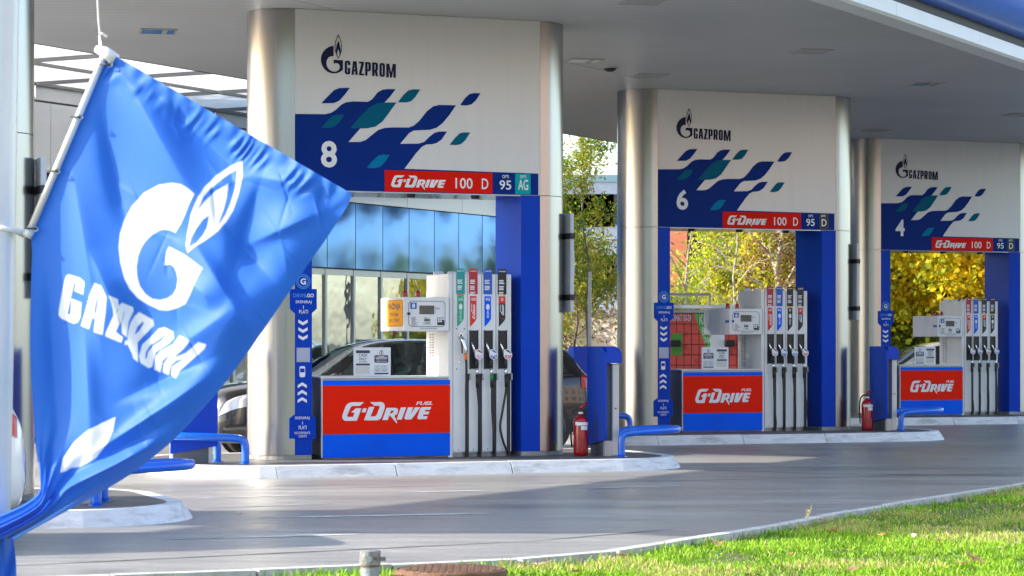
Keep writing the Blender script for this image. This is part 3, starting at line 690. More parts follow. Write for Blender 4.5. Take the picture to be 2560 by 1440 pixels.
def portal(k, num, fuels, visible=True):
    o = origin(k)
    t = thing('pump_portal', {'8': 'silver and white portal with number eight and a teal AG tile', '6': 'silver and white portal with number six over the parcel locker', '4': 'silver and white portal with number four framing yellow leaves', '10': 'silver portal column standing behind the flag'}[num], 'portal', (o.x, o.y, ISL), A, 'pump portals under the canopy')
    for cx, side in ((0, -1), (W, 1)):
        prof = half_ring(cx, side, RC)
        obj('column_plinth', MB().prism(half_ring(cx, side, RC - .006), 0, .055), M['plinth'], t)
        obj('column_cladding', MB().prism(prof, .058, ZB - .004), M['steel'], t, smooth=True, autosmooth=40)
        obj('column_cladding', MB().prism(prof, ZB + .004, ZT), M['steel'], t, smooth=True, autosmooth=40)
    obj('jamb', MB().box(.003, SL, .002, 2 * RC - .002, .06, ZB - .003), M['jamb'], t)
    obj('jamb', MB().box(SR, W - .003, .002, 2 * RC - .002, .06, ZB - .003), M['jamb'], t)
    obj('jamb_plinth', MB().box(.003, SL - .003, .006, 2 * RC - .01, 0, .059), M['plinth'], t)
    obj('jamb_plinth', MB().box(SR + .003, W - .003, .006, 2 * RC - .01, 0, .059), M['plinth'], t)
    sp = obj('sign_panel', MB().box(.003, W - .003, 0, 2 * RC, ZB, ZT), M['panelwhite'], t)
    obj('beam_soffit', MB().box(.02, W - .02, .02, 2 * RC - .02, ZB - .012, ZB - .001), mat('mirror_soffit', (.25, .32, .42), .12, .9, var=.2), t)
    for i in range(3):
        cx = SL + (SR - SL) * (i + .6) / 3.2
        obj('downlight', MB().lathe([(0, -.03), (.05, -.03), (.06, 0)], cx, .3, 16, cz=ZB - .012), M['gasket'], t)
    if not visible: return t
    wave = MB().face([clampx(P2(*p)) for p in BLUE_MAIN], -.003); obj('blue_wave', wave, M['navy'], sp)
    for mname, pts in LEAVES:
        q = [P2(*p) for p in pts]
        obj('leaf_motif', MB().face(q, -.0055), M[mname], sp)
    x0, z0 = P2(236, 545); x1, z1 = P2(776, 266)
    obj('emblem', mark(MB(), EMBLEM, x0, x1, z0 + .012, z1, -.0045), M['deepnavy'], sp)
    a, b = P2(236, 1205), P2(352, 1016)
    obj('portal_number', text(MB(), num, a[0], b[0] + (0 if num != '10' else .15), a[1], b[1], -.006, bold=.028), M['print'], sp)
    # fuel brand bar
    xa, za = P2(695, 1377); xb, _ = P2(1470, 1390); zt = P2(695, 1225)[1]; zb = ZB + .012
    bar = obj('brand_bar', MB().box(xa, xb, -.012, -.004, zb, zt), M['red'], t)
    hgt = zt - zb
    mk = mark(MB(), GDRIVE, xa + .085, P2(1134, 1300)[0], zb + hgt * .10, zb + hgt * .77, -.014)
    obj('lettering', mk, M['print'], bar)
    tx = Multi(); text(tx, '100', P2(1203, 1300)[0], P2(1327, 1300)[0], zb + hgt * .2, zb + hgt * .72, -.014)
    text(tx, 'D', P2(1392, 1300)[0], P2(1440, 1300)[0], zb + hgt * .2, zb + hgt * .72, -.014); obj('lettering', tx, M['print'], bar)
    tx = Multi(); text(tx, '95', P2(1520, 1300)[0], P2(1605, 1300)[0], zb + hgt * .2, zb + hgt * .66, -.014); text(tx, 'OPTI', P2(1540, 1300)[0], P2(1587, 1300)[0], zb + hgt * .76, zb + hgt * .92, -.014)
    if fuels == 'AG': tile = obj('fuel_tile', MB().box(P2(1634, 1300)[0], P2(1745, 1300)[0], -.010, -.004, zb, zt), M['tealtile'], t)
    else: tile = obj('fuel_tile', MB().box(P2(1650, 1300)[0], P2(1745, 1300)[0], -.010, -.004, zb, zt), M['hdrblack'], t)
    obj('lettering', tx, M['print'], sp)
    tx = Multi()
    if fuels == 'AG': text(tx, 'AG', P2(1655, 1300)[0], P2(1727, 1300)[0], zb + hgt * .2, zb + hgt * .72, -.0125)
    else: text(tx, 'D', P2(1673, 1300)[0], P2(1722, 1300)[0], zb + hgt * .2, zb + hgt * .66, -.0125)
    text(tx, 'OPTI', P2(1668, 1300)[0], P2(1712, 1300)[0], zb + hgt * .78, zb + hgt * .93, -.0125); obj('lettering', tx, M['print'], tile)
    return t
portal(-1, '10', 'AG', False); portal(0, '8', 'AG'); portal(1, '6', 'D'); portal(2, '4', 'D')

# ---- scan-and-pay sign on the left jamb
def PS(x, y): return loc8(700 + x * .3468, 660 + y * .3472, -.012)
def pay_sign(k, num):
    o = origin(k)
    t = thing('payment_sign', {'8': 'blue scan and pay sign touching the flag tip, beside the black car', '6': 'blue scan and pay sign beside the red parcel locker', '4': 'blue scan and pay sign partly hidden by a waste bin'}[num], 'sign', (o.x, o.y, ISL), A, 'scan and pay signs')
    poly = lambda l: [PS(*p) for p in l]
    obj('upper_plate', MB().face(poly([(72,180),(265,180),(265,322),(232,352),(104,352),(72,322)][::-1]), -.014, .008), M['plate'], t)
    obj('lower_plate', MB().face(poly([(68,1258),(258,1258),(258,1112),(232,1085),(104,1085),(68,1112)]), -.014, .008), M['plate'], t)
    c = PS(167, 126); r = abs(PS(220, 126)[0] - c[0]); 
    obj('logo_disc', MB().face(disc(c[0], c[1], r * .99), -.014, .008), M['plate'], t)
    ring = MB()
    for ro, ri in ((.99, .90), (.80, .66)): ring.face([disc(c[0], c[1], r * ro), disc(c[0], c[1], r * ri)[::-1]], -.0165)
    obj('logo_ring', ring, M['phoneblue'], t)
    tx = Multi(); text(tx, 'G', c[0] - r * .38, c[0] + r * .38, c[1] - r * .42, c[1] + r * .42, -.0165, bold=.035)
    def tl(s, x0, y0, x1, y1, b=.008): text(tx, s, PS(x0, y1)[0], PS(x1, y1)[0], PS((x0 + x1) / 2, y1)[1], PS((x0 + x1) / 2, y0)[1], -.0165, bold=b)
    tl('.GO', 187, 213, 243, 240, .025); tl('SKENIRAJ', 112, 262, 226, 289); tl('I', 166, 300, 170, 322); tl('PLATI', 137, 330, 201, 357)
    tl('SKENIRAJ', 108, 1098, 212, 1124); tl('I', 160, 1134, 164, 1156); tl('PLATI', 134, 1164, 191, 1190); tl('NIS CORPORATE', 105, 1207, 216, 1225); tl('CLIENTS', 133, 1231, 192, 1248)
    for yy in (400, 455, 508): tx.face(poly([(133, yy), (166, yy + 19), (200, yy), (200, yy + 22), (166, yy + 42), (133, yy + 22)][::-1]), -.0165 + .008)
    for yy in (852, 906, 958): tx.face(poly([(128, yy + 42), (161, yy + 22), (194, yy + 42), (194, yy + 20), (161, yy), (128, yy + 20)]), -.0165 + .008)
    a, b = PS(141, 815), PS(182, 735); dx = b[0] - a[0]
    tx.face([rrect(a[0], b[0], a[1], b[1], .02), rect(a[0] + dx * .1, b[0] - dx * .1, a[1] + .06, b[1] - .03)[::-1]], -.008)
    obj('lettering', tx, M['print'], t)
    lt = MB(); text(lt, 'DRIVE', PS(94, 240)[0], PS(186, 240)[0], PS(140, 240)[1], PS(140, 213)[1], -.0165, bold=.012); obj('lettering', lt, M['phoneblue'], t)
    a, b = PS(121, 706), PS(217, 603); obj('code_tile', MB().box(a[0], b[0], -.008, -.003, a[1], b[1]), mat('code_tile', (.40, .42, .55), .6, var=.25, vscale=120), t)
for k, num in ((0, '8'), (1, '6'), (2, '4')): pay_sign(k, num)

# ================================================================ DISPENSERS
FU = {'AG': ('hdrteal', 'green', 'AG'), '100': ('hdrred', 'stripred', '100'), '95': ('hdrblue', 'pumpblue', '95'), 'DG': ('hdrblack', 'hdrblack', 'D'), 'DO': ('hdrblack', 'hdrblack', 'D')}
COLX = [1108, 1190, 1283, 1375]; DEP = .90; ZF = .012          # column centres (zoom x), cabinet depth, front plane
def dispenser(k, num, fuels):
    o = origin(k)
    t = thing('fuel_dispenser', {'8': 'white fuel dispenser with orange warning notice, red front panel and four hoses', '6': 'white fuel dispenser with red front panel standing before the red parcel locker', '4': 'white fuel dispenser with red front panel standing before yellow autumn leaves'}[num], 'fuel pump', (o.x, o.y, ISL), A, 'fuel dispensers')
    dxs, wc = (0, 1.0) if num == '8' else (-.14, .86)
    X = lambda x, y=900: P1(x, y, ZF)[0] + dxs
    Z = lambda y, x=900: P1(x, y, ZF)[1]
    # cabinet
    x1 = X(1042); x0 = x1 - wc * (x1 - X(222)); zt = Z(773); CX = lambda x: x1 - wc * (x1 - X(x))
    obj('cabinet', MB().box(x0 - .012, x1, ZF + .004, DEP, .045, zt - .02), M['pumpgrey'], t, bevel=.004)
    obj('cabinet_top', MB().box(x0 - .03, x1, ZF - .004, DEP + .02, zt - .02, zt), M['pumpwhite'], t, bevel=.006)
    obj('cabinet_edge', MB().box(x0 - .014, x0, ZF - .002, ZF + .03, .02, zt - .021), M['pumpwhite'], t)
    obj('plinth', MB().box(x0 + .02, x1 - .02, ZF + .03, DEP - .05, 0, .044), M['plinth'], t)
    obj('blue_stripe', MB().box(x0 + .002, x1 - .004, ZF - .010, ZF + .003, Z(828), Z(797)), M['pumpblue'], t)
    rp = obj('red_panel', MB().box(x0 + .002, x1 - .004, ZF - .012, ZF + .003, Z(1137), Z(830)), M['pumpred'], t)
    obj('blue_panel', MB().box(x0 + .002, x1 - .004, ZF - .010, ZF + .003, Z(1284), Z(1139)), M['pumpblue'], t)
    obj('lettering', mark(MB(), GDRIVE, CX(346), CX(918), Z(1072), Z(936), ZF - .0145), M['print'], rp)
    obj('lettering', text(MB(), 'FUEL', CX(820), CX(928), Z(957), Z(935), ZF - .0145, bold=.03, shear=.3), M['print'], rp)
    # tower
    tx0, tx1 = X(1032), X(1436); ztop = Z(112)
    obj('tower', MB().box(tx0, tx1, ZF + .02, DEP, .05, ztop), M['pumpwhite'], t, bevel=.006)
    obj('tower_post', MB().box(tx0 - .001, X(1058), ZF, ZF + .03, .0, ztop - .003), M['pumpwhite'], t, bevel=.003)
    obj('plinth', MB().box(X(1062), tx1 - .004, ZF + .02, DEP - .03, 0, .049), M['plinth'], t)
    edges = [1060, 1152, 1245, 1337, 1436]
    for i in range(4):
        a, b = X(edges[i]) + .004, X(edges[i + 1]) - .004
        obj('front_column', MB().box(a, b, ZF - .004, ZF + .03, Z(1262), ztop - .004), M['pumpwhite'], t, bevel=.004)
        obj('top_flap', MB().face(rrect(a + .02, b - .03, ztop - .01, ztop + .055, .015, corners=(1, 1, 0, 0)), DEP - .06, .02), M['pumpwhite'], t)
        obj('screw', MB().lathe([(0, -.004), (.006, -.004), (.006, 0)], (a + b) / 2 - .02, ZF - .004, 8, axis='y', cz=Z(1262) + .03), M['black'], t)
    # vents on the side of the tower
    vt = MB()
    for i in range(22):
        z = Z(770) + .05 + i * .034
        if z > Z(490): break
        for n0 in (.60, .70): vt.box(tx0 - .003, tx0, n0, n0 + .07, z, z + .010)
    obj('vent_slots', vt, M['black'], t)
    for i, f in enumerate(fuels):
        hm, sm, num_t = FU[f]; cx = COLX[i]; y = ZF - .007
        hw = (X(cx + 27) - X(cx - 27)) / 2; c = X(cx)
        hd = obj('header_tag', MB().face(rrect(c - hw, c + hw, Z(243), Z(78), .025, corners=(1, 1, 0, 0)), y - .006, .010), M[hm], t)
        zz = Z(150)
        tg = MB(); text(tg, 'OPTI' if f in ('AG', '95', 'DO') else 'G-DRIVE', c - hw * .8, c + hw * .8, Z(98), Z(90), y - .0075, bold=.03, shear=.2); obj('lettering', tg, M['print'], hd)
        tx = MB()
        for q in range(2 if f in ('AG', '95', 'DO') else 3):
            for r_ in range(3): tx.face(rect(c - hw * .78, c + hw * (.2 + .3 * rnd.random()), zz - .020 * r_ - .078 * q - .012, zz - .020 * r_ - .078 * q), y - .0075)
        obj('small_print', tx, M['print'], hd)['kind'] = 'stuff'
        lw = hw * .76
        if f in ('AG', 'DG', 'DO'): obj('colour_tab', MB().box(c - lw, c + lw, y - .003, y + .003, Z(254), Z(245)), M['tagorange' if f == 'AG' else 'yellow'], t)
        poly = [(c - lw, Z(256)), (c - lw, Z(453)), (c - lw + .03, Z(440)), (c + lw - .02, Z(418)), (c + lw, Z(402)), (c + lw, Z(256))]
        st = obj('fuel_strip', MB().face(poly, y - .003, .006), M[sm], t)
        if f == 'DG': obj('strip_cap', MB().box(c - lw, c + lw, y - .005, y - .0032, Z(302), Z(257)), M['stripred'], st)
        tx = Multi(); text(tx, num_t, c - lw * (.72 if num_t != 'D' else .35), c + lw * (.72 if num_t != 'D' else .35), Z(286), Z(266), y - .0065, bold=.02)
        if f in ('100', 'DG'):
            if f == '100': mark(tx, GDRIVE, c - lw * .3, c + lw * .72, Z(404), Z(308), y - .0045, rot=True)
            text(tx, 'BENZIN' if f == '100' else 'DIZEL', c - lw * .72, c - lw * .36, Z(356), Z(306), y - .0045, rot=True, bold=.02)
            if f == 'DG':
                tg = MB(); mark(tg, GDRIVE[:1], c - lw * .3, c + lw * .72, Z(404), Z(384), y - .0045, rot=True); obj('lettering', tg, M['stripred'], st)
                mark(tx, [[[((a - .21) / .79, b) for a, b in l] for l in it] for it in GDRIVE[1:]], c - lw * .3, c + lw * .72, Z(381), Z(308), y - .0045, rot=True)
        else:
            text(tx, {'AG': 'AUTO GAS', '95': 'BENZIN', 'DO': 'DIZEL'}[f], c - lw * .32, c + lw * .32, Z(418 if f == 'AG' else 396), Z(350), y - .0045, rot=True, bold=.015)
            tx.face(disc(c, Z(325), lw * .55, 20, (Z(305) - Z(345)) / 2), y - .0045)
        obj('lettering', tx, M['print'], st)
        # bay, nozzle, hose
        nx = cx + 3
        if f == 'AG':
            obj('gas_panel', MB().box(X(1078), X(1140), ZF - .008, ZF - .0045, Z(735), Z(462)), M['pumpwhite'], t)
            for sx, sy in ((1083, 468), (1132, 468), (1083, 728)): obj('screw', MB().lathe([(0, -.004), (.008, -.004), (.008, 0)], X(sx), ZF - .008, 8, axis='y', cz=Z(sy)), M['black'], t)
            nzl = obj('gas_nozzle', MB().tube([(X(1105), ZF - .03, Z(520)), (X(1115), ZF - .06, Z(545)), (X(1128), ZF - .075, Z(600)), (X(1131), ZF - .08, Z(632))], .02, 10, radii=[.03, .026, .02, .02]), M['chrome'], t, smooth=True)
            obj('nozzle_ring', MB().lathe([(.018, -.03), (.03, -.03), (.034, 0), (.018, 0)], X(1106), ZF - .008, 16, axis='y', cz=Z(510)), M['chrome'], nzl)
            obj('trigger', MB().tube([(X(1104), ZF - .05, Z(530)), (X(1108), ZF - .06, Z(580)), (X(1110), ZF - .06, Z(625))], .010, 6), M['rubber'], nzl)
            obj('orange_sleeve', MB().tube([(X(1130), ZF - .08, Z(628)), (X(1131), ZF - .08, Z(668))], .022, 10), mat('sleeve_orange', 'e87814', .4), nzl, smooth=True)
            obj('holder', MB().lathe([(0, -.012), (.012, -.012), (.012, 0)], X(1097), ZF - .008, 10, axis='y', cz=Z(682)), M['chrome'], t)
            hp = [(X(1131), ZF - .08, Z(665)), (X(1134), ZF - .08, Z(720)), (X(1132), ZF - .075, Z(900)), (X(1136), ZF - .07, Z(1100)), (X(1140), ZF - .055, Z(1250)), (X(1142), ZF - .05, .03)]
            obj('plate', MB().box(X(1068), X(1107), ZF - .0055, ZF - .0042, Z(808), Z(758)), M['paper'], t)
        else:
            bay = MB(); a, b = X(nx - 25), X(nx + 25); z0_, z1_ = Z(727), Z(478); yb = ZF - .0075
            obj('nozzle_bay', MB().box(a, b, yb, ZF, z0_, z1_), M['recess'], t)
            for q, (fa, fb, fc, fd) in enumerate(((a - .006, a, z0_ - .006, z1_ + .006), (b, b + .006, z0_ - .006, z1_ + .006))): obj('bay_rim', MB().box(fa, fb, yb - .012, ZF, fc, fd), M['recess'], t)
            c1 = X(cx + 8)
            nzl = obj('nozzle', MB().tube([(c1, ZF - .07, Z(660)), (X(cx + 12), ZF - .075, Z(690)), (X(cx + 12), ZF - .075, Z(722))], .024, 10, radii=[.026, .024, .02]), M['rubber'], t, smooth=True)
            obj('spout', MB().tube([(X(cx - 14), ZF - .022, Z(552)), (X(cx - 8), ZF - .03, Z(575)), (c1 - .01, ZF - .06, Z(625))], .012, 10, radii=[.010, .012, .017]), M['chrome'], nzl, smooth=True)
            bc = (X(cx + 22), Z(634)); sx = (X(cx + 22 + 26) - bc[0]); sz = Z(634 - 34) - bc[1]
            drop = [(bc[0] - sx * .9, bc[1] + sz * .95), (bc[0] + sx * .1, bc[1] + sz)] + [(bc[0] + sx * math.cos(R(q)), bc[1] + sz * .85 * math.sin(R(q)) - sz * .1) for q in range(40, -181, -20)]
            bd = obj('badge', MB().face(drop[::-1], ZF - .105, .02), M['print'], nzl)
            ins = [(bc[0] + (p[0] - bc[0]) * .82, bc[1] + (p[1] - bc[1]) * .84) for p in drop]
            bm_ = {'100': 'hdrred', '95': 'hdrblue', 'DG': 'hdrblack', 'DO': 'hdrblack'}[f]; bl_ = {'100': 'magbadge', '95': 'hdrblue', 'DG': 'pinkbadge', 'DO': 'phoneblue'}[f]
            up = [p for p in ins if p[1] >= bc[1] + sz * .05]; lo = [p for p in ins if p[1] <= bc[1] + sz * .12]
            obj('badge_top', MB().face(up[::-1], ZF - .1065), M[bm_], bd); obj('badge_base', MB().face(lo[::-1], ZF - .107), M[bl_], bd)
            obj('lettering', text(MB(), num_t, bc[0] - sx * (.62 if num_t != 'D' else .3), bc[0] + sx * (.62 if num_t != 'D' else .3), bc[1] - sz * .55, bc[1] + sz * .02, ZF - .1085, bold=.02), M['print'], bd)
            col_ = obj('swivel', MB().tube([(X(cx + 12), ZF - .075, Z(722)), (X(cx + 13), ZF - .075, Z(768))], .021, 10), M['chrome'], nzl, smooth=True)
            if f == '95' and num == '8': obj('green_sleeve', MB().tube([(X(cx + 13), ZF - .075, Z(764)), (X(cx + 14), ZF - .075, Z(796))], .0235, 10), mat('sleeve_green', '0c8a4a', .4), nzl, smooth=True)
            bow = {1: (30, 40), 2: (18, 30), 3: (-8, 8), 0: (22, 34)}[i] if num == '8' else {0: (20, 40), 1: (24, 34), 2: (26, 36), 3: (30, 34)}[i]
            hp = [(X(cx + 13), ZF - .075, Z(768)), (X(cx + 15), ZF - .075, Z(850)), (X(cx + bow[0]), ZF - .07, Z(1000)), (X(cx + bow[0] + (8 if num != '8' or i != 3 else -14)), ZF - .065, Z(1110)), (X(cx + bow[1]), ZF - .055, Z(1225)), (X(cx + 38), ZF - .04, .04)]
            obj('hose_sleeve', MB().tube([(X(cx + 13), ZF - .075, Z(766)), (X(cx + 15), ZF - .075, Z(846))], .022, 10), M['rubber'], nzl, smooth=True)
        obj('hose', MB().tube(spline(hp, 6), .0155, 10), M['rubber'], t, smooth=True)
        sx0, sx1 = X(cx + 30), X(cx + 54)
        obj('hose_slot', MB().box(sx0, sx1, ZF - .0052, ZF + .01, .0, Z(757)), M['recess'], t)
        obj('hose_clip', MB().box(sx1, sx1 + .018, ZF - .035, ZF - .0045, Z(800), Z(757)), M['pumpgrey'], t)
    # display head
    hx0, hx1 = X(738), X(1025); hz0, hz1 = Z(482), Z(265); yh = ZF - .06
    hd = obj('display_head', MB().box(hx0, hx1, yh, DEP + .04, hz0, hz1), M['pumpwhite'], t, bevel=.008)
    obj('head_side_lip', MB().box(hx1, hx1 + .012, yh + .004, DEP, hz0 + .004, hz1 - .004), M['pumpgrey'], hd)
    X2 = lambda x: X(x); y = yh - .002
    fr = MB()
    lo_, ro_, zb_, zt_ = X(765), X(1001), Z(455), Z(290)
    op = rrect(lo_, ro_, zb_, zt_, .05); ip = rrect(lo_ + .006, ro_ - .006, zb_ + .006, zt_ - .006, .046); fr.face([op, ip[::-1]], y)
    obj('outline', fr, M['deepnavy'], hd)
    nt_ = obj('number_tile', MB().box(X(777), X(817), y - .003, y, Z(341), Z(301)), M['hdrblue'], hd)
    obj('screen', MB().box(X(835), X(930), y - .004, y, Z(375), Z(319)), M['lcd'], hd)
    obj('small_screen', MB().box(X(866), X(902), y - .003, y, Z(421), Z(404)), M['lcd'], hd)
    kp = obj('keypad', MB().box(X(950), X(994), y - .004, y, Z(444), Z(396)), M['hdrblack'], hd)
    kk = MB()
    for a in range(3):
        for b in range(2):
            if a == 2 and b == 1: continue
            kk.box(X(953) + a * .031, X(953) + a * .031 + .024, y - .007, y - .0042, Z(411) - b * .03, Z(411) - b * .03 + .024)
    obj('keys', kk, M['paper'], kp)
    tx = MB(); text(tx, num, X(787), X(807), Z(335), Z(307), y - .0045, bold=.03); obj('lettering', tx, M['print'], nt_)
    tx = Multi(); text(tx, 'RSD', X(936), X(965), Z(344), Z(332), y - .001); text(tx, 'L', X(937), X(943), Z(366), Z(354), y - .001)
    text(tx, 'PLACANJE NA KASI', X(840), X(945), Z(472), Z(461), y - .001); text(tx, 'RSD   L', X(866), X(902), Z(400), Z(393), y - .001)
    for q in range(8): tx.face(rect(X(783), X(783) + .045 + .05 * rnd.random(), Z(446 - q * 7), Z(446 - q * 7) + .006), y - .001)
    tx.face([disc(X(866), Z(434), .014, 16), disc(X(866), Z(434), .010, 16)[::-1]], y - .001)
    for q in (430, 437): tx.face(rect(X(875), X(905), Z(q) - .004, Z(q) + .004), y - .001)
    obj('lettering', tx, mat('print_grey', (.13, .13, .2), .5), hd)
    dg = Multi()
    if num == '8': text(dg, '055303', X(840), X(926), Z(345), Z(324), y - .0052, bold=-.01); text(dg, '03027', X(858), X(926), Z(371), Z(352), y - .0052, bold=-.01)
    else: text(dg, '068887', X(840), X(926), Z(345), Z(324), y - .0052, bold=-.01); text(dg, '0302', X(868), X(926), Z(371), Z(352), y - .0052, bold=-.01)
    obj('digits', dg, M['black'], hd)
    obj('lock_knob', MB().lathe([(0, -.02), (.018, -.018), (.02, 0)], X(766), y, 12, axis='y', cz=Z(372)), M['black'], hd)
    for bx, bn in ((800, .25), (884, .25)):
        bl = obj('beacon', MB().lathe([(.034, 0), (.034, .05), (.028, .075), (.014, .09), (0, .093)], X(bx - 10), bn, 16, cz=hz1 + .002), M['lamp_red'], t, smooth=True)
        obj('beacon_base', MB().lathe([(.037, 0), (.037, .012), (.03, .013)], X(bx - 10), bn, 16, cz=hz1 + .001), M['gasket'], bl)
    if num == '8':
        obj('underside_lamp', MB().lathe([(.025, 0), (.03, -.05), (.02, -.07), (0, -.07)], X(750), .45, 12, cz=hz0), mat('lamp_brown', (.12, .02, .015), .4), t)
        # warning notice on the side of the head (plane facing -x); u runs to the front
        def side(mb):
            mb.v = [(hx0 - .003 + v[1], yh + .03 + (DEP - .1) * (1 - v[0]), hz0 + (hz1 - hz0) * v[2]) for v in mb.v]; return mb
        wn = obj('warning_notice', side(MB().face(rrect(.12, .98, .13, .93, .04), 0)), M['orange'], hd)
        bd = MB()
        for q in range(8):
            for zz in (.135, .90): bd.face([(.16 + q * .1, zz), (.20 + q * .1, zz), (.225 + q * .1, zz + .028), (.185 + q * .1, zz + .028)], -.001)
        for q in range(9):
            for xx in (.125, .953): bd.face([(xx, .2 + q * .075), (xx + .022, .215 + q * .075), (xx + .022, .25 + q * .075), (xx, .235 + q * .075)], -.001)
        text(bd, 'PA\u017dNJA', .20, .86, .60, .86, -.001, bold=.02); text(bd, 'TO\u010cENJE', .30, .74, .42, .57, -.001, bold=.012); text(bd, 'JE U TOKU!', .28, .80, .24, .37, -.001, bold=.012)
        obj('lettering', side(bd), M['black'], wn)
    else:
        obj('side_tag', MB().box(hx0 - .004, hx0, yh + .02, yh + .16, Z(385), Z(362)), M['hdrblue'], hd)
    return t
dispenser(0, '8', ['AG', '100', '95', 'DG']); dispenser(1, '6', ['100', '95', 'DO', 'DG']); dispenser(2, '4', ['100', '95', 'DG', 'DO'])

# ---- payment notices standing on the dispenser cabinets
def notice(k, num, swap):
    o = origin(k)
    t = thing('notice_holder', {'8': 'white card notices on the cabinet before the black car', '6': 'white card notices on the cabinet before the red parcel locker', '4': 'white card notices on the cabinet before the silver car'}[num], 'notice', (o.x, o.y, ISL), A, 'payment notices')
    n0 = .12; X = lambda x: P1(x, 700, n0)[0] + (0 if num == '8' else .05); Z = lambda y: P1(550, y, n0)[1]
    zb = P1(550, 773, ZF)[1] + .001; zt = Z(588); xa, xb, xm = X(422), X(660), X(541)
    obj('backing', MB().box(xa, xb, n0, n0 + .01, zb, zt), M['paper'], t); obj('foot', MB().box(xa + .02, xb - .02, n0 + .0101, n0 + .09, zb, zb + .006), M['paper'], t)
    h = zt - zb; w = xm - xa
    def cash(x0):
        b = Multi(); b.face(rrect(x0 + w * .12, x0 + w * .88, zb + h * .80, zb + h * .90, .01), n0 - .002); b.face(rrect(x0 + w * .12, x0 + w * .88, zb + h * .37, zb + h * .44, .01), n0 - .002)
        text(b, 'CASH', x0 + w * .28, x0 + w * .72, zb + h * .68, zb + h * .78, n0 - .002, bold=.01); text(b, 'ONLY', x0 + w * .28, x0 + w * .72, zb + h * .55, zb + h * .65, n0 - .002, bold=.01)
        text(b, 'ACCEPTED', x0 + w * .28, x0 + w * .72, zb + h * .475, zb + h * .525, n0 - .002)
        obj('cash_notice', b, mat('print_dark', (.05, .045, .09), .5), t)
        obj('blank_label', MB().box(x0 + w * .10, x0 + w * .86, n0 - .003, n0, zb + h * .09, zb + h * .35), mat('label_cream', (.62, .58, .53), .6), t)
    def info(x0):
        b = Multi(); c = (x0 + w * .5, zb + h * .82); b.face([disc(c[0], c[1], w * .11, 18), disc(c[0], c[1], w * .09, 18)[::-1]], n0 - .002); b.face(rect(c[0] - .005, c[0] + .005, c[1] - .02, c[1] + .03), n0 - .002)
        b.face(rrect(x0 + w * .12, x0 + w * .88, zb + h * .46, zb + h * .73, .02), n0 - .002); b.face(rect(x0 + w * .12, x0 + w * .88, zb + h * .06, zb + h * .11), n0 - .002)
        for i in range(2):
            for j in range(2):
                a0 = x0 + w * (.12 + .4 * i); z0 = zb + h * (.14 + .125 * j); b.face([rrect(a0, a0 + w * .36, z0, z0 + h * .105, .008), rrect(a0 + .003, a0 + w * .36 - .003, z0 + .003, z0 + h * .105 - .003, .006)[::-1]], n0 - .002)
                b.face(rect(a0 + w * .06, a0 + w * .26, z0 + h * .045, z0 + h * .065), n0 - .002)
        obj('card_notice', b, mat('print_dark', (.05, .045, .09), .5), t)
        b = Multi()
        text(b, 'MASTERCARD, VISA', x0 + w * .22, x0 + w * .78, zb + h * .545, zb + h * .58, n0 - .004); text(b, 'I AMERICAN EXPRESS', x0 + w * .2, x0 + w * .8, zb + h * .485, zb + h * .52, n0 - .004)
        for q, (l, r) in ((.61, (.18, .82)), (.645, (.18, .82)), (.68, (.34, .66))): b.face(rect(x0 + w * l, x0 + w * r, zb + h * q, zb + h * (q + .018)), n0 - .004)
        obj('lettering', b, M['print'], t)
    if swap: info(xa); cash(xm)
    else: cash(xa); info(xm)
notice(0, '8', False); notice(1, '6', True); notice(2, '4', True)

# ================================================================ ISLAND FURNITURE
def rail(k, end, label):
    o = origin(k); t = thing('guard_rail', label, 'guard rail', (o.x, o.y, ISL), A, 'blue tube guard rails')
    f = (lambda s: s) if end > 0 else (lambda s: W - s)
    zr = .31
    p = [(4.15, -.75, 0), (4.15, -.75, zr - .12), (4.17, -.75, zr - .04), (4.25, -.75, zr), (4.55, -.74, zr + .02), (4.82, -.70, zr + .03), (5.00, -.60, zr + .035), (5.08, -.43, zr + .035), (5.00, -.26, zr + .035), (4.82, -.16, zr + .03), (4.55, -.12, zr + .02), (4.44, -.11, zr), (4.36, -.11, zr - .04), (4.34, -.11, zr - .12), (4.34, -.11, 0)]
    obj('tube', MB().tube(spline([(f(a), b, c) for a, b, c in p], 4), .048, 14), M['railblue'], t, smooth=True)
    for ss, nn in ((4.15, -.75), (4.34, -.11)): obj('foot_plate', MB().lathe([(.08, 0), (.08, .008), (.05, .010)], f(ss), nn, 16), M['railblue'], t)
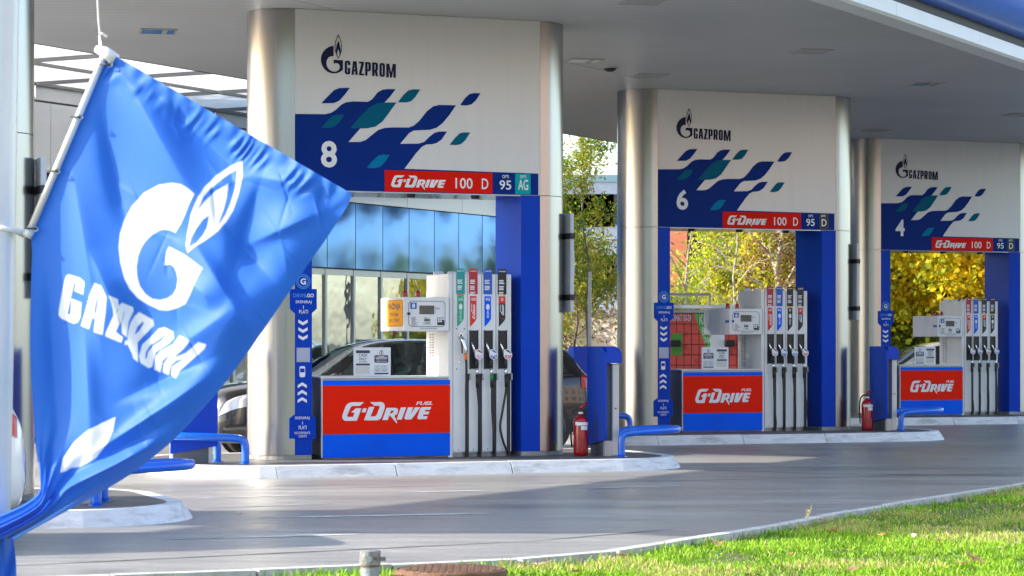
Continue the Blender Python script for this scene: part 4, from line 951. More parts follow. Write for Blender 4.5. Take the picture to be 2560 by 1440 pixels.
def bin_(k, s, n, rot, label):
    o = origin(k); p = o + D2 * s + N2 * n
    t = thing('waste_bin', label, 'bin', (p.x, p.y, ISL), A + rot, 'blue and grey waste bins')
    obj('core', MB().box(.105, .20, .0, .50, .0, 1.20), M['bingrey'], t, bevel=.01)
    obj('back_core', MB().box(.005, .104, .06, .50, .0, 1.30), mat('bin_inner', (.10, .11, .13), .5), t)
    obj('foot', MB().box(.0, .104, .01, .059, .0, .20), M['bingrey'], t)
    # blue side sheet with slanted foot
    sh = [(-.05, .21), (.54, .12), (.54, 1.43), (.10, 1.43), (.02, 1.41), (-.03, 1.36), (-.05, 1.28)]
    vs = [(-.03, a, b) for a, b in sh] + [(.004, a, b) for a, b in sh]; m_ = len(sh)
    obj('side_sheet', MB().add(vs, [tuple(range(m_))[::-1], tuple(range(m_, 2 * m_))] + [(i, (i + 1) % m_, (i + 1) % m_ + m_, i + m_) for i in range(m_)]), M['binblue'], t, bevel=.004)
    cap = [(.005, 1.21), (.22, 1.21), (.22, 1.30)] + [(.10 + .12 * math.cos(R(a)), 1.31 + .12 * math.sin(R(a))) for a in range(0, 91, 15)] + [(.005, 1.43)]
    obj('cap', MB().face(cap, -.045, .58), M['binblue'], t, bevel=.004)
    obj('lock', MB().lathe([(0, -.006), (.012, -.006), (.012, 0)], .15, .0, 10, axis='y', cz=.62), M['gasket'], t)
def extinguisher(k, label):
    o = origin(k); p = o + D2 * 3.80 + N2 * (-.22)
    t = thing('fire_extinguisher', label, 'extinguisher', (p.x, p.y, ISL), A, 'fire extinguishers on the islands')
    obj('cylinder', MB().lathe([(.0, .0), (.08, .0), (.095, .015), (.097, .05), (.097, .43), (.092, .47), (.075, .50), (.045, .52), (.03, .525), (.028, .55), (0, .55)], seg=28), M['extred'], t, smooth=True)
    obj('label_band', MB().lathe([(.0975, .40), (.0982, .405), (.0982, .435), (.0975, .44)], seg=20, a0=R(-160), a1=R(-40)), M['print'], t)
    obj('label_patch', MB().lathe([(.0975, .34), (.0984, .342), (.0984, .39), (.0975, .392)], seg=12, a0=R(-110), a1=R(-50)), M['paper'], t)
    obj('collar', MB().lathe([(.032, .548), (.034, .57), (.02, .575)], seg=16), M['print'], t)
    obj('valve', MB().tube([(0, 0, .57), (0, 0, .61)], .02, 10), M['gasket'], t)
    obj('handle', MB().tube([(-.01, 0, .615), (.03, -.005, .66), (.09, -.01, .695)], .012, 8, radii=[.016, .018, .008]), M['extred'], t, smooth=True)
    obj('grip', MB().tube([(0, 0, .605), (.05, 0, .60), (.11, 0, .585)], .009, 8), M['gasket'], t)
    obj('hose', MB().tube(spline([(0, 0, .60), (-.06, .0, .60), (-.12, .01, .55), (-.135, .02, .42), (-.12, .04, .25), (-.10, .06, .12)], 5), .012, 8), M['rubber'], t, smooth=True)
def side_board(k, label):
    o = origin(k); t = thing('side_board', label, 'sign board', (o.x, o.y, ISL), A, 'boards strapped to the columns')
    s0 = W + RC + .012; z0, z1 = 1.88, 3.19
    obj('board', MB().box(s0, s0 + .055, .16, .80, z0, z1), mat('board_grey', (.55, .56, .58), .5, var=.08), t, bevel=.01)
    lens = MB(); vs = []; fs = []; nu, nv = 10, 14
    for i in range(nu + 1):
        for j in range(nv + 1):
            a, b = i / nu * 2 - 1, j / nv * 2 - 1; r2 = max(0, 1 - a * a) * max(0, 1 - b * b)
            vs.append((s0 + .056 + .075 * math.sqrt(r2), .48 + a * .28, (z0 + z1) / 2 + b * .33))
    for i in range(nu):
        for j in range(nv): q = i * (nv + 1) + j; fs.append((q, q + nv + 1, q + nv + 2, q + 1))
    obj('bulged_face', lens.add(vs, fs), mat('board_grey', (.55, .56, .58), .5), t, smooth=True)
    for z in (z0 + .16, z1 - .34): obj('strap', MB().box(s0 - .008, s0 + .058, .14, .82, z, z + .075), M['gasket'], t)
names = {-1: '10', 0: '8', 1: '6', 2: '4'}
for k in (-1, 0, 1, 2):
    nm = {-1: 'behind the flag', 0: 'of portal 8', 1: 'of portal 6', 2: 'of portal 4'}[k]
    if k < 2:
        rail(k, 1, {-1: 'blue tube guard rail on the island end below the flag', 0: 'blue tube guard rail round the bin before the six portal', 1: 'blue tube guard rail round the bin before the four portal'}[k])
        bin_(k, 4.06, -.42, 0, {-1: 'waste bin with grey front hidden behind the flag', 0: 'blue and grey waste bin between the eight and six portals', 1: 'blue and grey waste bin between the six and four portals'}[k])
    if k in (0, 1):
        rail(k, -1, {0: 'blue tube guard rail between the flag and the eight portal column', 1: 'blue tube guard rail behind the extinguisher of portal 8'}[k])
        bin_(k, -1.15, -.42, R(90), {0: 'blue waste bin with white base partly behind the flag', 1: 'blue waste bin behind the dark car and the extinguisher'}[k])
        extinguisher(k, {0: 'red fire extinguisher beside the eight portal column and a dark car', 1: 'red fire extinguisher beside the six portal column'}[k])
    if k < 2: side_board(k, {-1: 'grey edge-on board on the column behind the flag', 0: 'grey board strapped to the eight portal column, beside the feathery tree', 1: 'grey board strapped to the six portal column'}[k])
# ================================================================ SHOP
SB = Vector((-4.0, 48.0))                      # facade line point seen at px 780
def sh_t(px):                                  # photo column -> distance along the facade
    u = (px - 1280) / FPX; return (SB.x - u * SB.y) / (u * VH.y - VH.x)
shop = thing('shop_building', 'station shop with glossy blue fascia panels over tall glazing', 'building', (SB.x, SB.y, 0), math.atan2(VH.y, VH.x))
# local x along the facade (away), local y = towards the left/back (-NH)
M['fpanel'] = mat('shop_blue_panel', (.075, .20, .49), .13, .9, var=.06, vscale=.8)
_t = M['fpanel'].node_tree; _nz = _t.nodes.new('ShaderNodeTexNoise'); _nz.inputs['Scale'].default_value = .7; _tc = _t.nodes.new('ShaderNodeTexCoord')
_b = _t.nodes.new('ShaderNodeBump'); _b.inputs['Strength'].default_value = .35; _b.inputs['Distance'].default_value = .06
_t.links.new(_tc.outputs['Object'], _nz.inputs['Vector']); _t.links.new(_nz.outputs[0], _b.inputs['Height']); _t.links.new(_b.outputs[0], _t.nodes['Principled BSDF'].inputs['Normal'])
M['alu'] = mat('shop_aluminium', (.52, .55, .58), .38, .6, var=.05)
M['shopglass'] = glass_mat('shop_glass', (.72, .78, .74), .30)
M['shopwhite'] = mat('shop_white_panel', (.72, .74, .77), .2, .1, var=.05, vscale=.5, coat=.3)
x_start, x_end = -10.5, 9.6; HB, HT, HP = 3.14, 4.52, 5.75; DEEP = 8.0
obj('body', MB().box(x_start, x_end, 2.6, DEEP, 0, HP - .05), mat('shop_inner', (.16, .15, .12), .8, var=.5, vscale=.8), shop)
obj('roof', MB().box(x_start, x_end, .03, DEEP + .1, HP - .04, HP), M['gasket'], shop)
obj('end_wall', MB().box(x_start - .12, x_start - .002, .03, DEEP, 0, HP - .05), M['shopwhite'], shop)
obj('floor_slab', MB().box(x_start, x_end, .02, 2.59, 0, .12), M['islandtop'], shop)
obj('lintel', MB().box(x_start, x_end, .06, 2.59, HB + .02, HP - .05), M['gasket'], shop)
cuts = [sh_t(p) for p in (815, 885, 953, 1018, 1083, 1143, 1203)]
pitch = (cuts[-1] - cuts[0]) / 6; c0 = cuts[0]
i0 = int((x_start - c0) / pitch); i1 = int((x_end - c0) / pitch)
for i in range(i0, i1):
    a = c0 + i * pitch + .012; b = a + pitch - .024
    # slightly oil-canned sheet: centre bulges
    N = 6; vs = []; fs = []
    bulge = rnd.uniform(.006, .02)
    for u in range(N + 1):
        for v in range(N + 1):
            e = (1 - (2 * u / N - 1) ** 2) * (1 - (2 * v / N - 1) ** 2)
            vs.append((a + (b - a) * u / N, -.03 - bulge * e, HB + .03 + (HT - HB - .04) * v / N))
    for u in range(N):
        for v in range(N): q = u * (N + 1) + v; fs.append((q, q + N + 1, q + N + 2, q + 1))
    o_ = obj('blue_panel', MB().add(vs, fs), M['fpanel'], shop, smooth=True)
    # glazing bay beneath
    obj('mullion', MB().box(a - .05, a + .02, -.01, .07, .12, HB), M['alu'], shop)
    obj('glass_pane', MB().box(a + .022, b - .028, .03, .038, .55, HB - .12), M['shopglass'], shop)
    obj('transom', MB().box(a + .021, b - .027, .0, .06, HB - .118, HB), M['alu'], shop)
    obj('sill_panel', MB().box(a + .021, b - .027, .01, .05, .12, .549), mat('sill_blue', (.42, .50, .62), .4), shop)
obj('fascia_back', MB().box(x_start, x_end, -.018, .055, HB + .002, HT), M['gasket'], shop)
wp = 2.35
for i in range(int((x_end - x_start) / wp)):
    a = x_start + i * wp; obj('white_panel', MB().box(a + .008, a + wp - .008, -.06, .02, HT + .01, HP - .05), M['shopwhite'], shop)
# interior: pendant lamp and shelf blocks
def inside(px, dy): return sh_t(px) + dy
for i, px in enumerate((830, 905, 965, 1035)):
    x_ = sh_t(px); obj('shelf', MB().box(x_ - .35, x_ + .35, 1.5, 1.9, .12, 1.3 + .2 * (i % 2)), mat('shelf_%d' % (i % 3), [(.30, .24, .12), (.16, .22, .10), (.35, .30, .22)][i % 3], .7, var=.5, vscale=5), shop)
x_ = sh_t(884); obj('pendant_lamp', MB().lathe([(.0, .75), (.10, .75), (.10, .45), (.14, .42), (.30, .25), (.36, 0), (.33, 0), (.0, .1)], x_, .9, 20, cz=1.75), mat('lamp_copper', (.22, .06, .03), .4, .3), shop, smooth=True)
# goods stand and chests outside the shop
def shop_pt(px, out, z=0): p = SB + VH * sh_t(px) + NH * out; return (p.x, p.y, z)
st = thing('goods_stand', 'small stand of bright cleaning goods outside the shop window', 'stand', shop_pt(800, .55), math.atan2(VH.y, VH.x))
obj('frame', MB().box(-.34, .34, -.2, .2, .0, .05).box(-.03, .03, -.03, .03, .05, 1.5), M['gasket'], st); obj('tray', MB().lathe([(.0, 0), (.30, 0), (.34, .16), (.33, .16), (.29, .02)], seg=20, cz=1.15), M['chrome'], st)
for i, (cx, cz, w_, h_, c_) in enumerate(((-.28, 1.32, .18, .34, '141414'), (-.10, 1.46, .16, .30, '6ec81e'), (.08, 1.42, .24, .40, '707478'), (.20, 1.30, .26, .18, 'd8245c'), (.33, 1.34, .14, .36, '1e8a50'), (-.16, 1.40, .10, .12, 'dcdcdc'), (.14, 1.52, .12, .16, 'e8e8e4'))):
    obj('pack', MB().face(rrect(cx - w_ / 2, cx + w_ / 2, cz - h_ / 2, cz + h_ / 2, .03), -.25 - .02 * i, .06), mat('pack_' + c_, c_, .45, var=.15, vscale=8), st, bevel=.01)
for px, lab in ((1040, 'pale blue lidded chest outside the shop beside the window'), (1120, 'second pale blue lidded chest behind the dispenser tower')):
    q = shop_pt(px, .75); c_ = thing('ice_chest', lab, 'chest', q, math.atan2(VH.y, VH.x), 'chests outside the shop')
    obj('box', MB().box(-.68, .68, -.35, .35, .1, 1.55), mat('chest_blue', (.30, .45, .55), .35, var=.06), c_, bevel=.02)
    obj('lid', MB().box(-.70, .70, -.37, .37, 1.56, 1.72), mat('chest_lid', (.62, .72, .78), .3), c_, bevel=.03); obj('foot', MB().box(-.6, .6, -.3, .3, 0, .099), M['gasket'], c_)

# ================================================================ CARS
def cr_interp(tab, x):
    xs = [r[0] for r in tab]
    i = max(0, min(len(xs) - 2, next((j for j in range(len(xs) - 1) if x <= xs[j + 1]), len(xs) - 2)))
    a, b, c, d = tab[max(i - 1, 0)], tab[i], tab[i + 1], tab[min(i + 2, len(tab) - 1)]
    h = c[0] - b[0]; t = (x - b[0]) / h; out = []
    for k in range(1, len(b)):
        m1 = (c[k] - a[k]) / max(c[0] - a[0], 1e-6) * h; m2 = (d[k] - b[k]) / max(d[0] - b[0], 1e-6) * h
        out.append((2 * t**3 - 3 * t**2 + 1) * b[k] + (t**3 - 2 * t**2 + t) * m1 + (-2 * t**3 + 3 * t**2) * c[k] + (t**3 - t**2) * m2)
    return out
SUV = [  # x, z bottom, z belt, z top, half width low, half width belt, half width top
 (0.00, .34, .62, .74, .50, .48, .40), (.10, .26, .72, .92, .76, .72, .60), (.35, .24, .86, 1.02, .87, .84, .70), (.9, .24, .95, 1.09, .92, .89, .74), (1.42, .24, 1.00, 1.14, .93, .90, .74),
 (1.62, .24, 1.02, 1.24, .93, .90, .68), (2.15, .24, 1.04, 1.55, .93, .90, .60), (2.55, .24, 1.06, 1.65, .93, .90, .59), (3.2, .24, 1.08, 1.67, .93, .90, .58), (3.8, .24, 1.10, 1.63, .93, .90, .57),
 (4.15, .26, 1.10, 1.55, .91, .88, .55), (4.40, .30, 1.08, 1.28, .87, .83, .58), (4.55, .32, .95, 1.08, .80, .76, .58), (4.62, .40, .75, .82, .62, .60, .48)]
def car(name, label, loc, rz, paint, scale=1.0, tint=None, tail=None):
    t = thing(name, label, 'car', loc, rz); t.scale = (scale,) * 3
    L_ = 4.62; NS = 140; K = 15
    def ring(x):
        zb, zl, zt, wl, wb, wt = cr_interp(SUV, x)
        ctrl = [(0, zb), (wl * .8, zb), (wl * .97, zb + .10), (wl, zb + (zl - zb) * .45), (wl * .985, zb + (zl - zb) * .75), (wb, zl), (wb * .965, zl + .035), ((wb * .96 + wt) / 2, (zl + .035 + zt - .06) / 2 + .01), (wt, zt - .055), (wt * .86, zt - .018), (wt * .55, zt), (0, zt + .012)]
        return ctrl
    xs = [L_ * i / NS for i in range(NS + 1)]; Rg = [ring(x) for x in xs]; KK = len(Rg[0])
    vs = []; fs = []
    for x, r in zip(xs, Rg):
        for (y, z) in r: vs.append((x, -y, z))
        for (y, z) in r[1:-1][::-1]: vs.append((x, y, z))
    n = 2 * KK - 2
    for i in range(NS):
        xm = (xs[i] + xs[i + 1]) / 2
        for k in range(n):
            kk = k if k < KK - 1 else n - 1 - k; j = (kk - 6 + .5) / 2            # glazed openings stay open in the body
            if kk in (6, 7) and (1.66 + .55 * j < xm < 2.49 + .1 * j or 2.65 < xm < 3.40 or 3.53 < xm < 4.07 - .18 * j): continue
            if kk >= 8 and (1.53 < xm < 2.19 or 4.20 < xm < 4.40): continue
            fs.append((i * n + k, (i + 1) * n + k, (i + 1) * n + (k + 1) % n, i * n + (k + 1) % n))
    fs += [tuple(range(n)), tuple(NS * n + k for k in range(n))[::-1]]
    # wheel arch cut-outs are dark discs
    body = obj('body', MB().add(vs, fs), paint, t, smooth=True, autosmooth=50)
    cab = mat('car_interior', (.035, .033, .032), .8, var=.2); obj('cabin_floor', MB().box(1.35, 4.3, -.78, .78, .5, .86), cab, t); obj('dashboard', MB().box(1.40, 1.72, -.72, .72, .86, 1.06), cab, t, bevel=.05)
    for sx_ in (2.42, 3.42):
        for sy_ in (-.38, .38): obj('car_seat', MB().box(sx_, sx_ + .18, sy_ - .24, sy_ + .24, .86, 1.30).box(sx_ + .06, sx_ + .16, sy_ - .13, sy_ + .13, 1.31, 1.50), cab, t, bevel=.04)
    def patch(nm, x0, x1, k0, k1, off, m, slant=0.0, par=t, side=0, slant2=None):
        slant2 = slant if slant2 is None else slant2
        for sd in ((-1, 1) if side == 0 else (side,)):
            N = 16; J = 8; pv = []; pf = []
            for i in range(N + 1):
                for j in range(J + 1):
                    kf = k0 + (k1 - k0) * j / J; x = x0 + (x1 - x0) * i / N + (slant + (slant2 - slant) * i / N) * (j / J)
                    r = ring(min(max(x, 0), L_)); a = int(min(kf, KK - 2)); f = kf - a
                    y = r[a][0] + (r[a + 1][0] - r[a][0]) * f; z = r[a][1] + (r[a + 1][1] - r[a][1]) * f
                    pv.append((x, sd * -1 * (y + off * (1 if k0 < 9 else 0)), z + off * (.4 if k0 < 9 else 1)))
            for i in range(N):
                for j in range(J): q = i * (J + 1) + j; pf.append((q, q + J + 1, q + J + 2, q + 1))
            obj(nm, MB().add(pv, pf), m, par, smooth=True)
    gl = M['carglass']
    patch('side_window', 1.62, 2.52, 6.05, 7.95, .008, gl, .55, slant2=.10); patch('side_window', 2.62, 3.42, 6.05, 7.95, .008, gl, .0); patch('side_window', 3.50, 4.10, 6.1, 7.95, .008, gl, .0, slant2=-.18)
    patch('pillar_trim', 2.53, 2.61, 6.05, 8.0, .010, M['recess']); patch('window_trim', 1.55, 4.15, 5.85, 6.02, .010, M['chrome'])
    # windscreen and rear window
    def screen(nm, x0, x1, wf):
        pv = []; pf = []; N = 12
        for i in range(N + 1):
            x = x0 + (x1 - x0) * i / N; r = ring(x); top = [p for p in r[8:]]
            line = [(-p[0], p[1]) for p in top] + [(p[0], p[1]) for p in top[::-1][1:]]
            for (y, z) in line: pv.append((x - (.012 if x0 < 2 else -.012), y * wf, z + .006))
        m_ = len(line)
        for i in range(N):
            for j in range(m_ - 1): q = i * m_ + j; pf.append((q, q + m_, q + m_ + 1, q + 1))
        obj(nm, MB().add(pv, pf), gl, t, smooth=True)
    screen('windscreen', 1.50, 2.22, .98); screen('rear_window', 4.18, 4.42, .95)
    patch('headlight', .10, .55, 4.1, 5.6, .012, mat('headlight_lens', (.62, .63, .64), .12, .4, var=.15, vscale=8), .12, slant2=.05); patch('tail_light', 4.28, 4.52, 4.2, 5.8, .012, tail or mat('tail_red', (.5, .01, .012), .15, coat=.5))
    patch('sill_trim', .9, 3.9, 1.9, 2.6, .010, M['recess'])
    patch('door_gap', 1.60, 1.61, 2.7, 5.8, .006, M['recess']); patch('door_gap', 2.60, 2.61, 2.7, 5.8, .006, M['recess']); patch('door_gap', 3.62, 3.63, 3.6, 5.8, .006, M['recess'])
    patch('door_handle', 2.36, 2.54, 4.6, 4.8, .025, M['chrome']); patch('door_handle', 3.40, 3.56, 4.6, 4.8, .025, M['chrome'])
    for sd in (-1, 1):
        mir = MB().lathe([(0, -.14), (.07, -.12), (.10, -.02), (.085, .08), (0, .10)], 1.68, sd * 1.02, 14, axis='y', cz=1.10); obj('mirror', mir, paint, t, smooth=True)
        for x in (.92, 3.68):
            obj('wheel_arch', MB().lathe([(0, .0), (.40, .0), (.405, sd * .02), (0, sd * .022)], x, sd * .915, 26, axis='y', cz=.36), M['recess'], t)
            wh = obj('tyre', MB().lathe([(.22, -.11), (.31, -.115), (.335, -.08), (.335, .08), (.31, .115), (.22, .11)], x, sd * .84, 28, axis='y', cz=.335), M['rubber'], t, smooth=True)
            rim = MB().lathe([(.225, 0), (.215, sd * .02), (.19, -sd * .01)], x, sd * .945, 28, axis='y', cz=.335)
            for q in range(5):
                a = 2 * math.pi * q / 5; c_, s_ = math.cos(a), math.sin(a)
                rim.add([(x + c_ * .03 - s_ * .035, sd * .95, .335 + s_ * .03 + c_ * .035), (x + c_ * .03 + s_ * .035, sd * .95, .335 + s_ * .03 - c_ * .035), (x + c_ * .21 + s_ * .025, sd * .955, .335 + s_ * .21 - c_ * .025), (x + c_ * .21 - s_ * .025, sd * .955, .335 + s_ * .21 + c_ * .025)], [(0, 1, 2, 3)])
            obj('rim', rim, mat('alloy', (.45, .46, .47), .3, .8), wh)
    for xx, nm in ((-.01, 'number_plate'), (4.60, 'number_plate')): obj(nm, MB().box(xx, xx + .02, -.26, .26, .46, .57), M['print'], t)
    obj('grille', MB().box(-.004, .05, -.38, .38, .58, .70), M['recess'], t, bevel=.01)
    return t
M['carglass'] = glass_mat('car_glass', (.42, .55, .52), .20, .01)
def carpaint(nm, c, metal=0.0): return mat(nm, c, .22, metal, coat=1.0, var=.02)
def car_at(s, n, k, flip=False):
    o = origin(k); p = o + D2 * s + N2 * n; return (p.x, p.y, 0), A + (math.pi if flip else 0)
l, r = car_at(-.35, 3.75, 0); car('parked_car', 'black car parked behind dispenser 8 with its headlight towards the flag', l, r, carpaint('paint_black', (.006, .006, .008)), 1.0)
q = at(34, 1150, 19.5); l = (q.x, q.y, 0); car('parked_car', 'white car with red tail light showing between flagpole and flag', l, A + math.pi, carpaint('paint_white', (.78, .80, .82)), 1.0).location = Vector((q.x, q.y, 0)) - Vector((CA, SA, 0)) * 0 + Vector((-CA * 0, 0, 0))
bpy.data.objects['parked_car.001'].location = Vector((q.x - 4.62 * CA, q.y - 4.62 * SA, 0)); bpy.data.objects['parked_car.001'].rotation_euler = (0, 0, A)
q = at(1450, 1000, 37.5); car('parked_car', 'dark car with red tail light between bin and column of portal 8', (q.x - 4.62 * CA, q.y - 4.62 * SA, 0), A, carpaint('paint_dark', (.012, .010, .012)), 1.0)
q = at(2065, 930, 54.5); car('parked_car', 'silver car parked behind dispenser 4', (q.x, q.y, 0), R(12), carpaint('paint_silver', (.62, .66, .70), .3), 1.0)

# ================================================================ PARCEL LOCKER
YL = 60.0
pl = at(1560, 900, YL); pr = at(1865, 900, YL)
lock = thing('parcel_locker', 'red and green parcel locker with small doors under a flat roof', 'locker', (pl.x, YL, 0), 0)
WL = pr.x - pl.x; zt_l = at(1700, 775, YL).z
def locker_mat():
    m = bpy.data.materials.new('locker_print'); m.use_nodes = True; t = m.node_tree; p = t.nodes['Principled BSDF']; L = t.links.new
    g = t.nodes.new('ShaderNodeNewGeometry'); sx = t.nodes.new('ShaderNodeSeparateXYZ'); L(g.outputs['Position'], sx.inputs[0])
    def mth(op, a, b):
        n = t.nodes.new('ShaderNodeMath'); n.operation = op
        for i, v in enumerate((a, b)):
            if isinstance(v, (int, float)): n.inputs[i].default_value = v
            else: L(v, n.inputs[i])
        return n.outputs[0]
    x, z = sx.outputs[0], sx.outputs[2]
    a = at(1733, 780, YL); b = at(1765, 870, YL); k = (b.x - a.x) / (b.z - a.z)
    edge = mth('ADD', mth('MULTIPLY', mth('SUBTRACT', z, a.z), k), a.x)
    isg = mth('GREATER_THAN', x, edge); ltw = mth('LESS_THAN', x, at(1782, 800, YL).x); gr = mth('MULTIPLY', isg, ltw)
    wh = mth('GREATER_THAN', mth('ADD', x, mth('MULTIPLY', z, .32)), at(1838, 870, YL).x + at(1838, 870, YL).z * .32); 
    c1 = t.nodes.new('ShaderNodeMix'); c1.data_type = 'RGBA'; c1.inputs[6].default_value = (*(.80, .10, .075), 1); c1.inputs[7].default_value = (*(.16, .55, .08), 1); L(gr, c1.inputs[0])
    nz = t.nodes.new('ShaderNodeTexVoronoi'); nz.inputs['Scale'].default_value = 3.2; L(g.outputs['Position'], nz.inputs['Vector'])
    r = t.nodes.new('ShaderNodeMapRange'); r.inputs[1].default_value = .2; r.inputs[2].default_value = .25; r.inputs[3].default_value = .82; r.inputs[4].default_value = 1.06; L(nz.outputs[0], r.inputs[0])
    mx = t.nodes.new('ShaderNodeMix'); mx.data_type = 'RGBA'; mx.blend_type = 'MULTIPLY'; mx.inputs[0].default_value = 1; L(c1.outputs[2], mx.inputs[6]); L(r.outputs[0], mx.inputs[7])
    L(mx.outputs[2], p.inputs['Base Color']); p.inputs['Roughness'].default_value = .4
    return m
LM = locker_mat()
obj('body', MB().box(0, WL, .02, .6, 0, zt_l), M['gasket'], lock)
obj('header', MB().box(0, WL, -.01, .019, zt_l - .07, zt_l), M['pumpwhite'], lock)
cw = .1875; rows = [0, .35, .60, .85, 1.10, 1.36, 1.62, 1.88, 2.13, zt_l - .08]
for i in range(int(WL / cw)):
    for j in range(len(rows) - 1):
        obj('locker_door', MB().box(i * cw + .008, (i + 1) * cw - .008, -.006, .018, rows[j] + .008, rows[j + 1] - .008), LM, lock)
obj('roof', MB().box(-.15, WL + .15, -.16, .75, zt_l + .04, zt_l + .13), M['pumpwhite'], lock)
obj('roof_frame', MB().box(.9, WL - .9, -.2, .5, zt_l + .36, zt_l + .42).box(.9, .94, -.2, -.16, zt_l + .13, zt_l + .36).box(WL - .94, WL - .9, -.2, -.16, zt_l + .13, zt_l + .36), M['pumpgrey'], lock)
xl = lambda px: at(px, 900, YL).x - pl.x; zl = lambda py: at(1700, py, YL).z
tx = Multi(); text(tx, 'PAKETOMAT 00-24', xl(1655), xl(1728), zl(803), zl(786), -.012, bold=.02); text(tx, 'KLIK', xl(1748), xl(1783), zl(812), zl(786), -.012, bold=.02); text(tx, 'BUM', xl(1755), xl(1783), zl(838), zl(818), -.012, bold=.02); text(tx, 'TRAS!', xl(1760), xl(1783), zl(857), zl(843), -.012, bold=.02)
obj('lettering', tx, M['print'], lock)
for px in (1687, 1822):
    hd = obj('scanner_hood', MB().box(xl(px) - .12, xl(px) + .14, -.22, -.012, zl(866), zl(850)), M['recess'], lock, bevel=.03)
obj('green_poster', MB().box(xl(1678), xl(1705), -.012, -.008, zl(888), zl(834)), mat('poster_green', '58ac42', .5), lock)
obj('white_panel', MB().box(xl(1776), xl(1811), -.06, -.008, zl(872), zl(834)), M['fasciawhite'], lock)

# ================================================================ FAR BUILDINGS AND WALL
def block(name, label, px0, px1, py_top, Y, m, wm, rows, cols, depth=12, win=True, zw=1.5):
    a, b = at(px0, py_top, Y), at(px1, py_top, Y); t = thing(name, label, 'building', (a.x, Y, 0)); w = b.x - a.x; h = a.z
    obj('wall', MB().box(0, w, 0, depth, 0, h), m, t); obj('parapet', MB().box(-.1, w + .1, -.1, depth, h, h + .35), wm, t)
    fh = 3.0
    for j in range(rows):
        for i in range(cols):
            x = w * (i + .5) / cols; z = h - (j + 1) * fh + .9
            if z < .5: continue
            f = obj('window', MB().box(x - .75, x + .75, -.04, .02, z, z + zw), mat('far_window', (.16, .20, .25), .15, coat=.5), t)
            obj('frame', MB().box(x - .8, x + .8, -.07, -.041, z - .1, z - .01), wm, f)
    return t, w, h
M['brick'] = mat('far_brick', (.74, .22, .11), .85, var=.12, vscale=4, bump=.2)
M['farwhite'] = mat('far_render', (.62, .60, .56), .8, var=.1)
M['fargrey'] = mat('far_grey_render', (.40, .44, .50), .8, var=.12)
t, w, h = block('apartment_building', 'orange brick apartment block with white balconies seen through portal 6', 1590, 1718, 330, 92, M['brick'], M['farwhite'], 0, 0)
for j in range(5):
    z = h - 3 * (j + 1)
    if z > 0: obj('balcony', MB().box(w - .0, w + 1.5, -.4, 4, z, z + 1.0).box(w, w + 1.4, -.4, 4, z + 2.7, z + 2.95), M['farwhite'], t); obj('balcony_window', MB().box(w + .01, w + 1.2, .5, 3.9, z + 1.01, z + 2.69), mat('far_window', (.04, .05, .07), .1), t)
block('grey_building', 'grey blue apartment block far behind the feathery green tree', 1330, 1552, 455, 118, M['fargrey'], mat('roof_teal', (.2, .32, .34), .6), 4, 6)
YW = 66.0; a, b = at(1300, 800, YW), at(1672, 800, YW)
wl = thing('parapet_wall', 'beige concrete parapet wall with white railing behind the bare branches', 'wall', (a.x, YW, 0), R(-24)); w = b.x - a.x; zt = at(1400, 790, YW).z
obj('wall', MB().box(0, w, 0, .4, 0, zt), mat('wall_beige', (.60, .52, .42), .85, var=.1, vscale=1), wl); obj('coping', MB().box(-.05, w + .05, -.06, .46, zt, zt + .16), mat('coping_grey', (.30, .30, .30), .8, var=.2), wl)
for i in range(int(w / .62)): obj('railing_post', MB().box(i * .62, i * .62 + .06, .15, .21, zt + .16, zt + .50), M['fasciawhite'], wl)
obj('railing', MB().box(0, w, .14, .22, zt + .50, zt + .60), M['fasciawhite'], wl)
q = at(1474, 900, 52); lp = thing('thin_pole', 'thin grey metal pole beside the bins between portals 8 and 6', 'pole', (q.x, q.y, 0)); obj('shaft', MB().tube([(0, 0, 0), (0, 0, at(1474, 680, 52).z)], .04, 8), M['bingrey'], lp); obj('base', MB().lathe([(.1, 0), (.1, .03), (.05, .05)], seg=10), M['bingrey'], lp)

